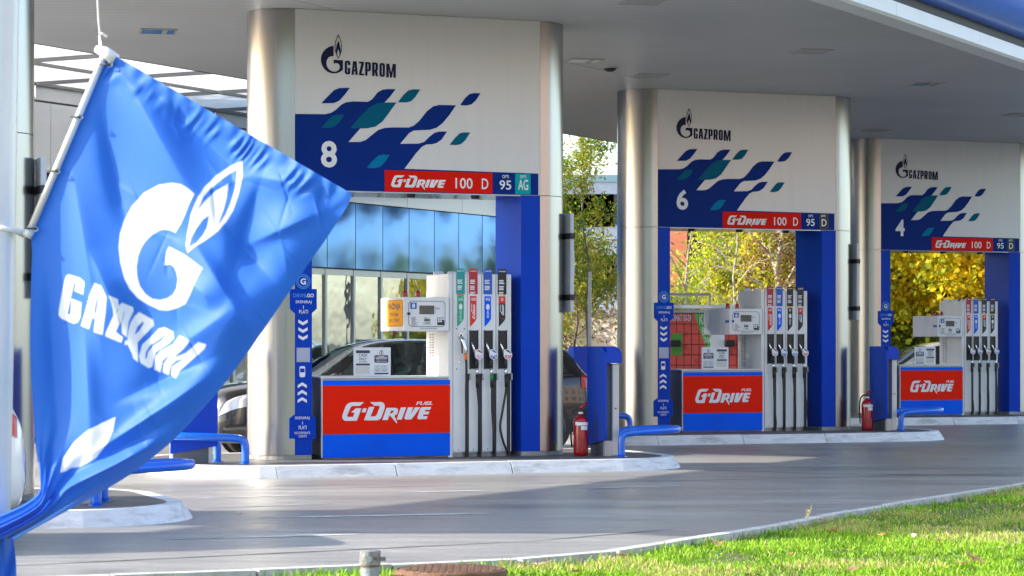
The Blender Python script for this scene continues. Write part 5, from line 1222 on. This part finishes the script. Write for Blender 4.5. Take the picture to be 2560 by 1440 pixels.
# ================================================================ TREES
BARK = {}
def tree(name, label, base, H, crown, pal, nleaf, lsize, seed, trunk_r=.16, bark=(.10, .075, .055), spread=1.0, limbs=10, low=.25, droop=0.0, group='autumn trees behind the station', twigs=5, lean=(0, 0), flat=.5, clump=.55, cat='tree'):
    r = random.Random(seed); g = np.random.default_rng(seed)
    t = thing(name, label, cat, base, 0, group)
    mb = MB(); tips = []
    top = Vector((lean[0], lean[1], H * .9)); path = [Vector((0, 0, 0)) + top * f + Vector((r.uniform(-.1, .1), r.uniform(-.1, .1), 0)) * (f * 2) for f in (0, .15, .3, .45, .6, .75, .9, 1)]
    mb.tube(path, .1, 7, radii=[trunk_r * (1 - .88 * i / 7) for i in range(8)])
    cx, cy, cz = crown
    for i in range(limbs):
        f = low + (1 - low) * (i + r.random()) / limbs; p0 = Vector((0, 0, 0)); fi = f * 7; a = int(min(fi, 6)); p0 = path[a].lerp(path[a + 1], fi - a)
        az = i * 2.4 + r.uniform(-.5, .5); ln = (.45 + .55 * math.sin(math.pi * min(1, max(0, (f - low) / (1 - low)) * .8 + .15))) * spread
        d = Vector((math.cos(az) * cx * ln, math.sin(az) * cy * ln, cz * (.25 + .35 * r.random()) * (1 - .5 * droop)))
        pts = [p0, p0 + d * .35 + Vector((0, 0, .12 * cz * r.random())), p0 + d * .7 + Vector((r.uniform(-.2, .2), r.uniform(-.2, .2), .1)), p0 + d]
        rr = trunk_r * (.5 - .3 * f); mb.tube(pts, .05, 5, radii=[rr, rr * .7, rr * .45, rr * .2]); 
        for q in range(twigs):
            s_ = pts[1].lerp(pts[3], (q + r.random()) / twigs); e = s_ + Vector((r.uniform(-1, 1) * cx * .32, r.uniform(-1, 1) * cy * .32, r.uniform(-.1 - droop, .42) * cz * .5))
            m_ = s_.lerp(e, .5) + Vector((r.uniform(-.1, .1), r.uniform(-.1, .1), .05)); mb.tube([s_, m_, e], .01, 4, radii=[rr * .32, rr * .22, .006], cap=False); tips += [(s_ + e) / 2, e, e]
        tips.append(pts[3])
    tr = obj('trunk', mb, mat('bark_%s' % name, bark, .9, var=.3, vscale=6, bump=.5, bscale=20), t, smooth=True)
    tips = np.array([tuple(p) for p in tips])
    c = tips[g.integers(0, len(tips), nleaf)] + g.normal(0, 1, (nleaf, 3)) * np.array([cx, cy, cz * .8]) * .16 * clump * 2
    c[:, 2] = np.maximum(c[:, 2], .15)
    s = lsize * g.uniform(.6, 1.3, nleaf)
    u = g.normal(0, 1, (nleaf, 3)); u /= np.linalg.norm(u, axis=1, keepdims=True); w_ = g.normal(0, 1, (nleaf, 3)); w_ -= u * (w_ * u).sum(1, keepdims=True); w_ /= np.linalg.norm(w_, axis=1, keepdims=True)
    V = np.stack([c - u * s[:, None] * .5, c + w_ * s[:, None] * flat * .6, c + u * s[:, None] * .5, c - w_ * s[:, None] * flat * .6], 1)
    pal = np.array(pal); zc = (c[:, 2] - c[:, 2].min()) / np.ptp(c[:, 2]); pk = g.integers(0, len(pal), nleaf)
    cl = vnoise(c[:, 0] + 50, c[:, 2] + c[:, 1], .9, seed); pk = np.where(g.random(nleaf) < .55, np.minimum((cl * len(pal)).astype(int), len(pal) - 1), pk)
    col = pal[pk] * g.uniform(.7, 1.25, (nleaf, 1))
    me = np_mesh('crown', V.reshape(-1, 3), np.arange(nleaf * 4).reshape(-1, 4), attr_mat('leaf_colours', 'Col', .55, trans=.5), np.repeat(col, 4, 0))
    obj('crown', me, None, t); return t
YG = [(.50, .53, .03), (.38, .46, .03), (.62, .56, .03), (.22, .32, .02), (.70, .58, .04)]
YEL = [(.82, .60, .015), (.74, .50, .01), (.84, .68, .03), (.55, .50, .02), (.40, .44, .02), (.55, .30, .03)]
GRN = [(.08, .15, .018), (.13, .22, .025), (.20, .28, .025), (.28, .33, .03), (.06, .10, .015)]
BRN = [(.30, .17, .07), (.22, .12, .05), (.36, .24, .09), (.26, .22, .05)]
def gpt(px, Y): return ((px - 1280) / FPX * Y, Y, 0)
tree('feathery_tree', 'feathery yellow green tree rising between portals 8 and 6', gpt(1470, 57), 6.5, (1.2, 1.2, 1.9), [(.26, .34, .03), (.34, .36, .03), (.20, .30, .03), (.46, .40, .03), (.14, .22, .03)], 9000, .11, 11, .05, (.30, .24, .17), limbs=16, low=.30, flat=.30, twigs=5, clump=.34)
tree('bare_shrub', 'thin bare stemmed shrub with brown leaves in front of the beige wall', gpt(1440, 61), 4.0, (1.6, 1.2, 1.8), BRN + [(.30, .30, .04)], 1500, .13, 12, .05, (.16, .11, .08), limbs=14, low=.1, flat=.4, twigs=6)
tree('side_tree', 'leafy yellow green tree half hidden behind portal 8 column', gpt(1400, 66), 4.4, (1.3, 1.2, 1.7), YG, 13000, .12, 13, .10, limbs=13)
tree('lime_tree', 'bright yellow green tree behind the parcel locker', gpt(1872, 72), 7.4, (1.6, 1.8, 3.0), YG, 40000, .125, 14, .14, (.22, .18, .13), limbs=18, low=.12, clump=.40)
tree('lime_tree', 'second yellow green tree behind dispenser 6', gpt(1925, 78), 8.0, (2.4, 2.0, 3.0), GRN[2:] + YG, 30000, .13, 15, .14, (.20, .15, .11), limbs=18, low=.12, clump=.45)
tree('bare_tree', 'pale bare branched tree in front of the orange brick block', gpt(1725, 66), 6.2, (1.9, 1.2, 3.4), YG, 700, .14, 16, .07, (.42, .36, .27), limbs=15, low=.06, twigs=7)
tree('bare_tree', 'thick brown trunked tree with rusty leaves beside portal 6 jamb', gpt(1950, 68), 7.0, (2.0, 1.4, 2.8), BRN, 5200, .13, 17, .17, (.12, .075, .055), limbs=16, low=.2, twigs=7)
tree('bare_tree', 'slim pale stemmed tree beside the roof frame of the parcel locker', gpt(1838, 65), 6.4, (1.5, 1.0, 3.0), YG, 900, .13, 18, .06, (.38, .32, .24), limbs=12, low=.08, twigs=6)
tree('maple_tree', 'golden yellow maple tree behind dispenser 4', gpt(2400, 68), 7.4, (3.1, 2.2, 3.0), YEL[:4] + YG[:2], 34000, .17, 19, .18, (.05, .035, .028), limbs=20, low=.22, clump=.42, flat=.75)
tree('maple_tree', 'golden yellow maple tree beside portal 4 jamb', gpt(2290, 72), 7.0, (2.4, 2.0, 2.8), YEL[:4] + GRN[2:4], 20000, .18, 20, .15, (.05, .035, .028), limbs=16, low=.25, clump=.42, flat=.75)
for i, (px, Y, hh) in enumerate(((2225, 70, 3.2), (2300, 72, 3.4), (2390, 74, 3.2), (2470, 72, 3.0), (2150, 76, 3.4))):
    tree('hedge_shrub', ['dense dark green shrub below the yellow maple, beside the jamb of portal 4', 'dense dark green shrub behind the silver car', 'dense dark green shrub behind the notice of dispenser 4', 'dense dark green shrub behind the tower of dispenser 4', 'dense dark green shrub between portals 6 and 4'][i], gpt(px, Y), hh, (1.5, 1.2, 1.6), GRN + [(.25, .24, .03)], 9000, .15, 30 + i, .05, limbs=14, low=.05, group='shrubs below the maples', clump=.7, cat='shrub')
for i, (px, Y) in enumerate(((1700, 76), (1775, 79), (1860, 80), (1960, 79))):
    tree('hedge_shrub', ['leafy green shrub beside the orange brick block', 'leafy green shrub behind the locker roof', 'leafy green shrub behind the beacons of dispenser 6', 'leafy green shrub behind the tower of dispenser 6'][i], gpt(px, Y), (2.7, 3.8, 4.2, 4.2)[i], (1.4, 1.2, 1.5 + .3 * min(i, 1)), GRN[1:] + YG[:2], 10000, .13, 40 + i, .05, limbs=14, low=.05, group='shrubs behind the locker', clump=.7, cat='shrub')
for i, (px, Y, hh) in enumerate(((150, 56, 9.0), (20, 58, 9.2), (600, 54, 8.6), (520, 53, 8.4), (330, 55, 8.8))):
    tree('backdrop_tree', ['green leafy tree above the shop roof beside the flag halyard', 'green leafy tree behind the flagpole', 'green leafy tree seen beside the upper left column of portal 8', 'green leafy tree behind the flag top edge', 'green leafy tree hidden behind the flag'][i], gpt(px, Y), hh, (2.4, 2.0, 3.0), GRN + YG[:1], 9000, .2, 50 + i, .16, limbs=14, group='trees behind the shop', clump=.65)
tree('tall_tree', 'tall dense green tree behind the shop', (-12.5, 47.6, 0), 13.8, (2.6, 2.6, 4.0), GRN, 16000, .34, 77, .3, limbs=22, low=.3, group='trees behind the shop', clump=.7)  # unseen tree, added to block the sun from the farthest dispenser
# trees across the road to the right: what the shop glass and the columns mirror
for i, (x, y) in enumerate(((26, 70), (33, 74), (38, 82), (30, 62), (44, 90))):
    tree('roadside_tree', 'low roadside tree with autumn leaves opposite the shop windows', (x, y, 0), 3.1 + .4 * (i % 2), (2.0, 2.0, 1.5), (YG, YEL, GRN + YG)[i % 3], 5000, .3, 60 + i, .14, limbs=14, group='roadside trees opposite the shop', clump=.65)
# unseen block and trees behind the camera, added for the metal columns to mirror
t, w, h = block('street_block', 'long pale apartment block across the street from the station', 0, 100, 0, 30, M['brick'], M['farwhite'], 5, 9)
t.location = (36, -24, 0); t.rotation_euler = (0, 0, R(-90))
for ch in list(t.children):
    for g_ in list(ch.children): bpy.data.objects.remove(g_)
    bpy.data.objects.remove(ch)
obj('wall', MB().box(-46, 0, 0, 12, 0, 15), mat('street_render', (.40, .32, .29), .85, var=.15, vscale=.6), t); obj('parapet', MB().box(-46.1, .1, -.1, 12, 15, 15.4), M['farwhite'], t)
for j in range(5):
    for i in range(11): obj('window', MB().box(-44.5 + i * 4.1, -43 + i * 4.1, -.05, .02, 1.2 + j * 2.9, 2.7 + j * 2.9), mat('far_window', (.04, .05, .07), .1), t)
for i, (x, y) in enumerate(((-14, -14), (-5, -18), (6, -16), (16, -12))):
    tree('street_tree', 'leafy tree across the street from the station', (x, y, 0), 8.5 + i % 2, (3.2, 3.2, 3.4), GRN + YG[:2], 3500, .5, 80 + i, .2, limbs=14, group='trees across the street', clump=.65)
# ================================================================ FLAGPOLE AND FLAG
YF = 12.6                                       # flag hangs on a pole standing in the lawn
def flag_depth(px, py): return YF - (px - 60) / 780 * .62
fp = at(-8, 865, YF)
pole = thing('flagpole', 'white flagpole with tilted white banner arm', 'flagpole', (fp.x, fp.y, -.036))
def lp_(px, py, Y): q = at(px, py, Y); return (q.x - fp.x, q.y - fp.y, q.z + .036)
obj('shaft', MB().tube([(lp_(-22, 865, YF)[0] - .03, 0, 0), lp_(-18, 865, YF), lp_(0, 0, YF), (lp_(0, 0, YF)[0] + .02, 0, 8.0)], .095, 24, radii=[.115, .108, .098, .08]), M['whitepole'], pole, smooth=True)
obj('base_plate', MB().box(lp_(-22, 865, YF)[0] - .2, lp_(-22, 865, YF)[0] + .15, -.17, .17, 0, .02), M['chrome'], pole)
obj('bracket', MB().tube([lp_(0, 568, YF - .1), lp_(35, 576, YF - .06), lp_(62, 586, flag_depth(62, 586))], .018, 12, radii=[.012, .014, .022]), M['whitepole'], pole, smooth=True)
obj('arm', MB().tube([lp_(74, 580, flag_depth(74, 580) - .02), lp_(262, 135, flag_depth(262, 135) - .02)], .0185, 14), M['whitepole'], pole, smooth=True)
obj('elbow', MB().tube([lp_(240, 122, flag_depth(250, 122) - .02), lp_(262, 130, flag_depth(262, 130) - .02), lp_(288, 150, flag_depth(288, 150) - .02)], .03, 14, radii=[.018, .03, .033]), M['whitepole'], pole, smooth=True)
obj('arm_cap', MB().tube([lp_(78, 572, flag_depth(74, 580) - .02), lp_(66, 592, flag_depth(74, 590) - .02)], .026, 12), M['whitepole'], pole, smooth=True)
obj('halyard', MB().tube(spline([lp_(252, 122, flag_depth(252, 122) - .02), lp_(250, 85, YF - .15), lp_(246, 40, YF - .15), lp_(242, -60, YF - .15)], 5), .006, 6), mat('rope', (.62, .60, .57), .8), pole)
obj('rope_knot', MB().tube([lp_(248, 82, YF - .16), lp_(256, 84, YF - .17), lp_(268, 92, YF - .17)], .006, 6), mat('rope', (.62, .60, .57), .8), pole)
obj('hook', MB().tube([lp_(250, 92, YF - .15), lp_(253, 120, flag_depth(252, 122) - .02)], .007, 6), M['chrome'], pole)

Lc = [(268, 128), (232, 215), (195, 300), (140, 440), (84, 575), (80, 640), (76, 760), (75, 860), (78, 950), (84, 1040), (90, 1120), (99, 1185), (98, 1228), (60, 1260), (0, 1287), (-75, 1318)]
Rc = [(880, 485), (868, 515), (820, 590), (740, 705), (640, 852), (560, 960), (500, 1030), (430, 1103), (330, 1183), (230, 1243), (120, 1303), (40, 1347), (0, 1370), (-75, 1402)]
def dense(c): return np.array([(p.x, p.y) for p in spline([(a, b, 0) for a, b in c], 12)])
def resamp(P, n):
    d = np.r_[0, np.cumsum(np.hypot(*np.diff(P, axis=0).T))]; s = np.linspace(0, d[-1], n)
    return np.stack([np.interp(s, d, P[:, 0]), np.interp(s, d, P[:, 1])], 1)
NT, NW_ = 640, 360
Lp, Rp = resamp(dense(Lc), NT), resamp(dense(Rc), NT)
wv = np.linspace(0, 1, NW_)
PX = Lp[:, None, 0] * (1 - wv) + Rp[:, None, 0] * wv; PY = Lp[:, None, 1] * (1 - wv) + Rp[:, None, 1] * wv
# top edge: rod sleeve sags slightly
TT = np.linspace(0, 1, NT)[:, None] * np.ones_like(PX); WW = wv[None, :] * np.ones_like(PX)
def ridge(x0, y0, x1, y1, width, amp, fall=1.0, skew=0.0):
    dx, dy = x1 - x0, y1 - y0; L = math.hypot(dx, dy); ux, uy = dx / L, dy / L
    a = (PX - x0) * ux + (PY - y0) * uy; b = -(PX - x0) * uy + (PY - y0) * ux
    wd = width * (.55 + .6 * np.clip(a / L, 0, 1)); e = np.clip(1 - ((a - L / 2) / (L * .62)) ** 2, 0, 1) ** 2
    b2 = b / wd; b2 = np.where(b2 > 0, b2 * (1 + skew), b2 * (1 - skew))
    return amp * np.exp(-np.abs(b2) ** 1.5) * e
Dp = np.zeros_like(PX)
for rg in ((300, 170, 520, 560, 60, -.075, 0, .35), (380, 230, 640, 470, 48, .060, 0, -.4), (250, 260, 330, 620, 45, .05, 0, .4), (180, 420, 260, 900, 40, -.045, 0, .4),
           (620, 440, 820, 470, 40, -.05, 0, .2), (480, 600, 640, 860, 50, -.06, 0, -.5), (560, 560, 700, 720, 45, .05, 0, .3), (300, 720, 420, 950, 45, .055, 0, .5),
           (120, 700, 150, 1150, 40, .05, 0, .3), (210, 820, 230, 1180, 35, -.045, 0, .2), (600, 620, 820, 520, 30, -.04, 0, .5), (400, 900, 600, 760, 40, -.05, 0, -.4),
           (300, 1000, 560, 880, 32, .05, 0, .5), (240, 1130, 540, 930, 26, -.055, 0, -.3), (160, 1200, 470, 1030, 24, .05, 0, .3), (90, 1260, 420, 1095, 16, -.05, 0, .2),
           (330, 560, 460, 600, 30, .03, 0, .5), (470, 700, 540, 770, 22, -.035, 0, .5), (230, 640, 300, 800, 24, -.03, 0, .6), (660, 430, 560, 760, 40, .04, 0, .6)):
    Dp += ridge(*rg)
rg2 = np.random.default_rng(5)
for i in range(90):                            # small creases
    x0, y0 = rg2.uniform(60, 820), rg2.uniform(200, 1200); an = rg2.normal(1.0, .5); L = rg2.uniform(50, 170)
    Dp += ridge(x0, y0, x0 + math.cos(an) * L, y0 + math.sin(an) * L, rg2.uniform(4, 16), rg2.uniform(-.006, .006), 0, rg2.uniform(-.6, .6))
# gathered tail: pleats running along the cloth, tightening toward the end
gth = np.clip((TT - .62) / .38, 0, 1) ** 1.5
Dp += gth * (.055 * np.sin(WW * 19 + 1.0 + 2 * TT) + .03 * np.sin(WW * 37 + 4 * TT)) * np.clip(WW * 6, 0, 1)
Dp += .10 * np.clip((WW - .86) / .14, 0, 1) ** 2 * np.clip(TT * 6, 0, 1)       # free edge curls back
# ruffled sleeve along the rod
slv = np.exp(-(TT / .020) ** 2); Dp += -.02 * slv + .011 * np.exp(-((TT - .030) / .018) ** 2) * np.sin(WW * 120 + 9 * np.sin(WW * 9 + 1) + 4 * np.sin(WW * 31) + TT * 90) * (.55 + .45 * np.sin(WW * 17 + 2 * np.sin(WW * 41))) + .004 * slv * np.sin(WW * 95)
Yd = flag_depth(PX, PY) + Dp * 1.2 - .34 * np.clip((TT - .74) / .22, 0, 1) ** 1.3
V = np.stack([(PX - 1280) / FPX * Yd, Yd, EYE - (PY - HOR) / FPX * Yd], 2).reshape(-1, 3)
I = np.arange(NT * NW_).reshape(NT, NW_); F = np.stack([I[:-1, :-1], I[1:, :-1], I[1:, 1:], I[:-1, 1:]], 2).reshape(-1, 4)
z3 = lambda l: [(280 + x * .27778, 390 + y * .27778) for x, y in l]
z4 = lambda l: [(130 + x * .19446, 680 + y * .19446) for x, y in l]
FL = [
 [z3([(742,342),(700,420),(660,520),(620,610),(570,690),(530,670),(470,660),(420,672),(360,710),(310,755),(265,820),(235,900),(220,1000),(225,1080),(250,1170),(300,1240),(360,1285),(430,1297),(500,1280),(550,1245),(580,1190),(592,1110),(580,1050),(560,1000),(520,972),(470,985),(490,860),(512,815),(650,885),(730,945),(815,1010),(780,1070),(740,1150),(700,1250),(660,1330),(580,1370),(500,1390),(430,1385),(330,1340),(230,1280),(160,1200),(110,1100),(75,960),(60,820),(70,700),(110,580),(180,450),(290,330),(420,260),(540,242),(620,255),(690,295)])],
 [z3([(1172,42),(1175,180),(1140,340),(1090,490),(1030,590),(950,680),(840,760),(740,820),(680,872),(662,800),(680,680),(710,520),(770,370),(840,270),(940,175),(1050,100)]),
  z3([(1125,118),(1050,165),(960,230),(880,300),(820,370),(770,490),(830,410),(940,310),(1048,245),(1030,380),(1005,480),(950,630),(1020,530),(1065,430),(1110,280)]), z3([(875,535),(820,570),(760,650),(710,740),(690,825),(760,780),(820,710),(855,640)])],
 [z4([(215,30),(360,75),(418,130),(400,290),(290,245),(305,150),(285,135),(195,540),(220,555),(240,530),(245,430),(250,340),(380,395),(365,580),(335,645),(280,665),(120,600),(85,555),(90,480),(130,260),(165,95),(185,45)])],
 [z4([(545,140),(630,175),(700,320),(690,520),(650,810),(535,770),(555,600),(515,592),(475,735),(370,690),(420,530),(480,300)]), z4([(605,260),(585,380),(565,530),(540,520),(575,370)])],
 [z4([(725,300),(850,350),(855,430),(830,510),(870,660),(820,770),(915,840),(890,910),(685,825),(690,780),(790,560),(785,480),(760,380)])],
 [z4([(900,395),(1040,450),(1050,500),(985,640),(960,840),(900,790),(895,680),(835,540),(850,440)]), z4([(935,500),(915,600),(890,690),(905,600),(922,520)])],
 [z4([(1120,515),(1300,615),(1310,690),(1180,820),(1100,905),(1105,1160),(1045,1110),(1030,1050),(970,930),(935,940),(940,885),(970,880),(985,740),(1010,650),(1060,570)]), z4([(1170,635),(1100,700),(1062,805),(1120,760),(1180,660)])],
 [z4([(1450,710),(1560,770),(1565,850),(1500,920),(1330,1030),(1310,1120),(1290,1220),(1240,1235),(1140,1170),(1120,1080),(1160,930),(1290,820),(1370,730)]), z4([(1445,805),(1380,865),(1260,945),(1207,1030),(1198,1115),(1218,1115),(1235,1030),(1295,955),(1400,885),(1455,822)])],
 [z4([(1640,815),(1770,885),(1690,990),(1560,1105),(1720,1040),(1880,900),(1985,930),(1960,990),(1800,1130),(1640,1270),(1590,1365),(1530,1320),(1540,1215),(1690,1115),(1600,1140),(1530,1200),(1500,1325),(1425,1290),(1435,1180),(1520,1050),(1420,1140),(1395,1290),(1315,1255),(1330,1090),(1400,1010),(1560,930)])],
 [[(289,1042),(283,1075),(270,1105),(240,1145),(200,1167),(177,1170),(165,1178),(151,1181),(157,1145),(185,1105),(220,1075),(260,1055)]],
 [[(-75, 1358), (0, 1362), (16, 1372), (0, 1384), (-75, 1392)]]]
def inside_mask(x, y):
    out = np.zeros(x.shape, bool)
    for it in FL:
        bx = np.array([p for l in it for p in l]); sel = (x >= bx[:, 0].min()) & (x <= bx[:, 0].max()) & (y >= bx[:, 1].min()) & (y <= bx[:, 1].max())
        if not sel.any(): continue
        xs, ys = x[sel], y[sel]; c = np.zeros(xs.shape, bool)
        for l in it:
            n = len(l)
            for i in range(n):
                (ax, ay), (bx_, by_) = l[i], l[(i + 1) % n]
                if ay == by_: continue
                cond = ((ay > ys) != (by_ > ys)) & (xs < (bx_ - ax) * (ys - ay) / (by_ - ay) + ax); c ^= cond
        o2 = out[sel]; o2 |= c; out[sel] = o2
    return out
cov = np.zeros(PX.size); off = [(a * .9, b * .9) for a in (-1, 0, 1) for b in (-1, 0, 1)]
for dx, dy in off: cov += inside_mask(PX.ravel() + dx, PY.ravel() + dy) / 9
cb = np.array([.030, .172, .70]); cw_ = np.array([.82, .84, .88])
colr = cb + (cw_ - cb) * cov[:, None]
flag = thing('flag', 'blue banner with white emblem and lettering hanging from the tilted arm', 'flag', tuple(at(268, 128, flag_depth(268, 128))))
fo = flag.location
CM = attr_mat('flag_cloth', 'Col', .55, trans=.38, spec=.3, sheen=.2)
cloth = obj('cloth', np_mesh('cloth', V - np.array(fo), F, CM, colr, smooth=True), None, flag)
# lower loose corner hanging under the tail
NT2, NW2 = 40, 60
aa = np.linspace(0, 1, NT2)[:, None]; bb = np.linspace(0, 1, NW2)[None, :]
px2 = -75 + bb * (106 + 10 * np.sin(aa * 3.2)) + 0 * aa; py2 = 1352 + aa * 190 - 14 * bb
Y2 = YF - .22 + .05 * np.sin(bb * 14 + aa * 3) + .03 * np.sin(aa * 9 + bb * 6)
V2 = np.stack([(px2 - 1280) / FPX * Y2, Y2, EYE - (py2 - HOR) / FPX * Y2], 2).reshape(-1, 3); I2 = np.arange(NT2 * NW2).reshape(NT2, NW2)
F2 = np.stack([I2[:-1, :-1], I2[1:, :-1], I2[1:, 1:], I2[:-1, 1:]], 2).reshape(-1, 4)
obj('loose_corner', np_mesh('loose_corner', V2 - np.array(fo), F2, CM, np.repeat(cb[None], len(V2), 0), smooth=True), None, flag)
def fl_(px, py, d=-.03): q = at(px, py, flag_depth(px, py) + d); return q - fo
rod = MB().tube([fl_(272, 142, .03), fl_(872, 490, .03)], .010, 10); obj('rod', rod, M['whitepole'], flag, smooth=True)
for px, py in ((268, 162), (194, 293), (137, 428), (82, 572)):
    c = fl_(px + 7, py, -.045); obj('grommet', MB().lathe([(.006, 0), (.013, -.002), (.013, .003), (.006, .003)], c.x, c.y, 14, axis='y', cz=c.z), M['chrome'], flag)
    obj('tie', MB().tube([tuple(fl_(px - 18, py - 2, -.045)), tuple(fl_(px - 4, py - 1, -.06)), tuple(fl_(px + 8, py, -.05))], .005, 6), M['gasket'], flag)

# ================================================================ STANDPIPE AND MANHOLE IN THE LAWN
YP = 15.5
M['rustpaint'] = mat('rusty_grey_paint', (.27, .31, .33), .6, .2, var=.15, vscale=8, dirt=(.10, .045, .02), dirt_amt=1.0, dirt_scale=11, bump=.3, bscale=60)
M['rustcap'] = mat('rusty_cap_paint', (.24, .25, .25), .65, .2, var=.3, vscale=20, dirt=(.09, .035, .015), dirt_amt=1.0, dirt_scale=22, bump=.5, bscale=60)
M['rust'] = mat('rusty_iron', (.20, .105, .06), .8, .3, var=.35, vscale=7, bump=.6, bscale=40, dirt=(.05, .035, .03), dirt_amt=.8, dirt_scale=6)
q = at(925, 1440, YP); zt = at(925, 1376, YP).z + .036
sp = thing('standpipe', 'rusty capped grey standpipe in the lawn beside the manhole', 'pipe', (q.x, q.y, -.036))
obj('pipe', MB().lathe([(.0, 0), (.061, 0), (.061, zt - .09), (0, zt - .09)], seg=24), M['rustpaint'], sp, smooth=True, autosmooth=40)
obj('cap', MB().lathe([(.066, zt - .092), (.069, zt - .085), (.069, zt - .004), (.064, zt), (0, zt)], seg=24), M['rustcap'], sp, smooth=True, autosmooth=40)
obj('collar_ring', MB().lathe([(.0605, zt - .105), (.066, zt - .104), (.066, zt - .094), (.0605, zt - .093)], seg=24), M['rust'], sp)
obj('bolt', MB().tube([(.068, 0, zt - .055), (.10, 0, zt - .055), (.102, 0, zt - .055)], .014, 10), M['rustpaint'], sp)
obj('bolt', MB().tube([(.0, -.068, zt - .05), (.0, -.082, zt - .05)], .02, 10), M['rustpaint'], sp)
q = at(1127, 1440, YP - .1); zt = at(1127, 1421, YP - .1).z + .036; rm = .36
mh = thing('manhole_cover', 'raised rusty round manhole cover on a concrete collar in the lawn', 'manhole', (q.x, q.y, -.036))
obj('concrete_collar', MB().lathe([(0, 0), (rm + .16, 0), (rm + .12, zt * .45), (rm - .03, zt * .55), (0, zt * .55)], seg=36), mat('old_concrete', (.42, .42, .40), .9, var=.25, vscale=6, bump=.8, bscale=14), mh)
obj('frame_ring', MB().lathe([(rm - .02, zt * .5), (rm + .005, zt * .5), (rm, zt - .004), (rm - .018, zt - .004)], seg=40), M['rust'], mh, smooth=True, autosmooth=30)
obj('lid', MB().lathe([(0, zt), (rm - .03, zt), (rm - .022, zt - .012)], seg=40), M['rust'], mh)
st_ = MB()
for i in range(-7, 8):
    for j in range(-7, 8):
        x_, y_ = i * .045, j * .045
        if x_ * x_ + y_ * y_ < (rm - .05) ** 2: st_.box(x_ - .013, x_ + .013, y_ - .013, y_ + .013, zt, zt + .006)
o_ = obj('studs', st_, M['rust'], mh); o_['kind'] = 'stuff'
obj('hinge_lug', MB().box(-rm - .02, -rm + .06, -.26, -.20, zt * .35, zt - .02), M['rust'], mh, bevel=.006)
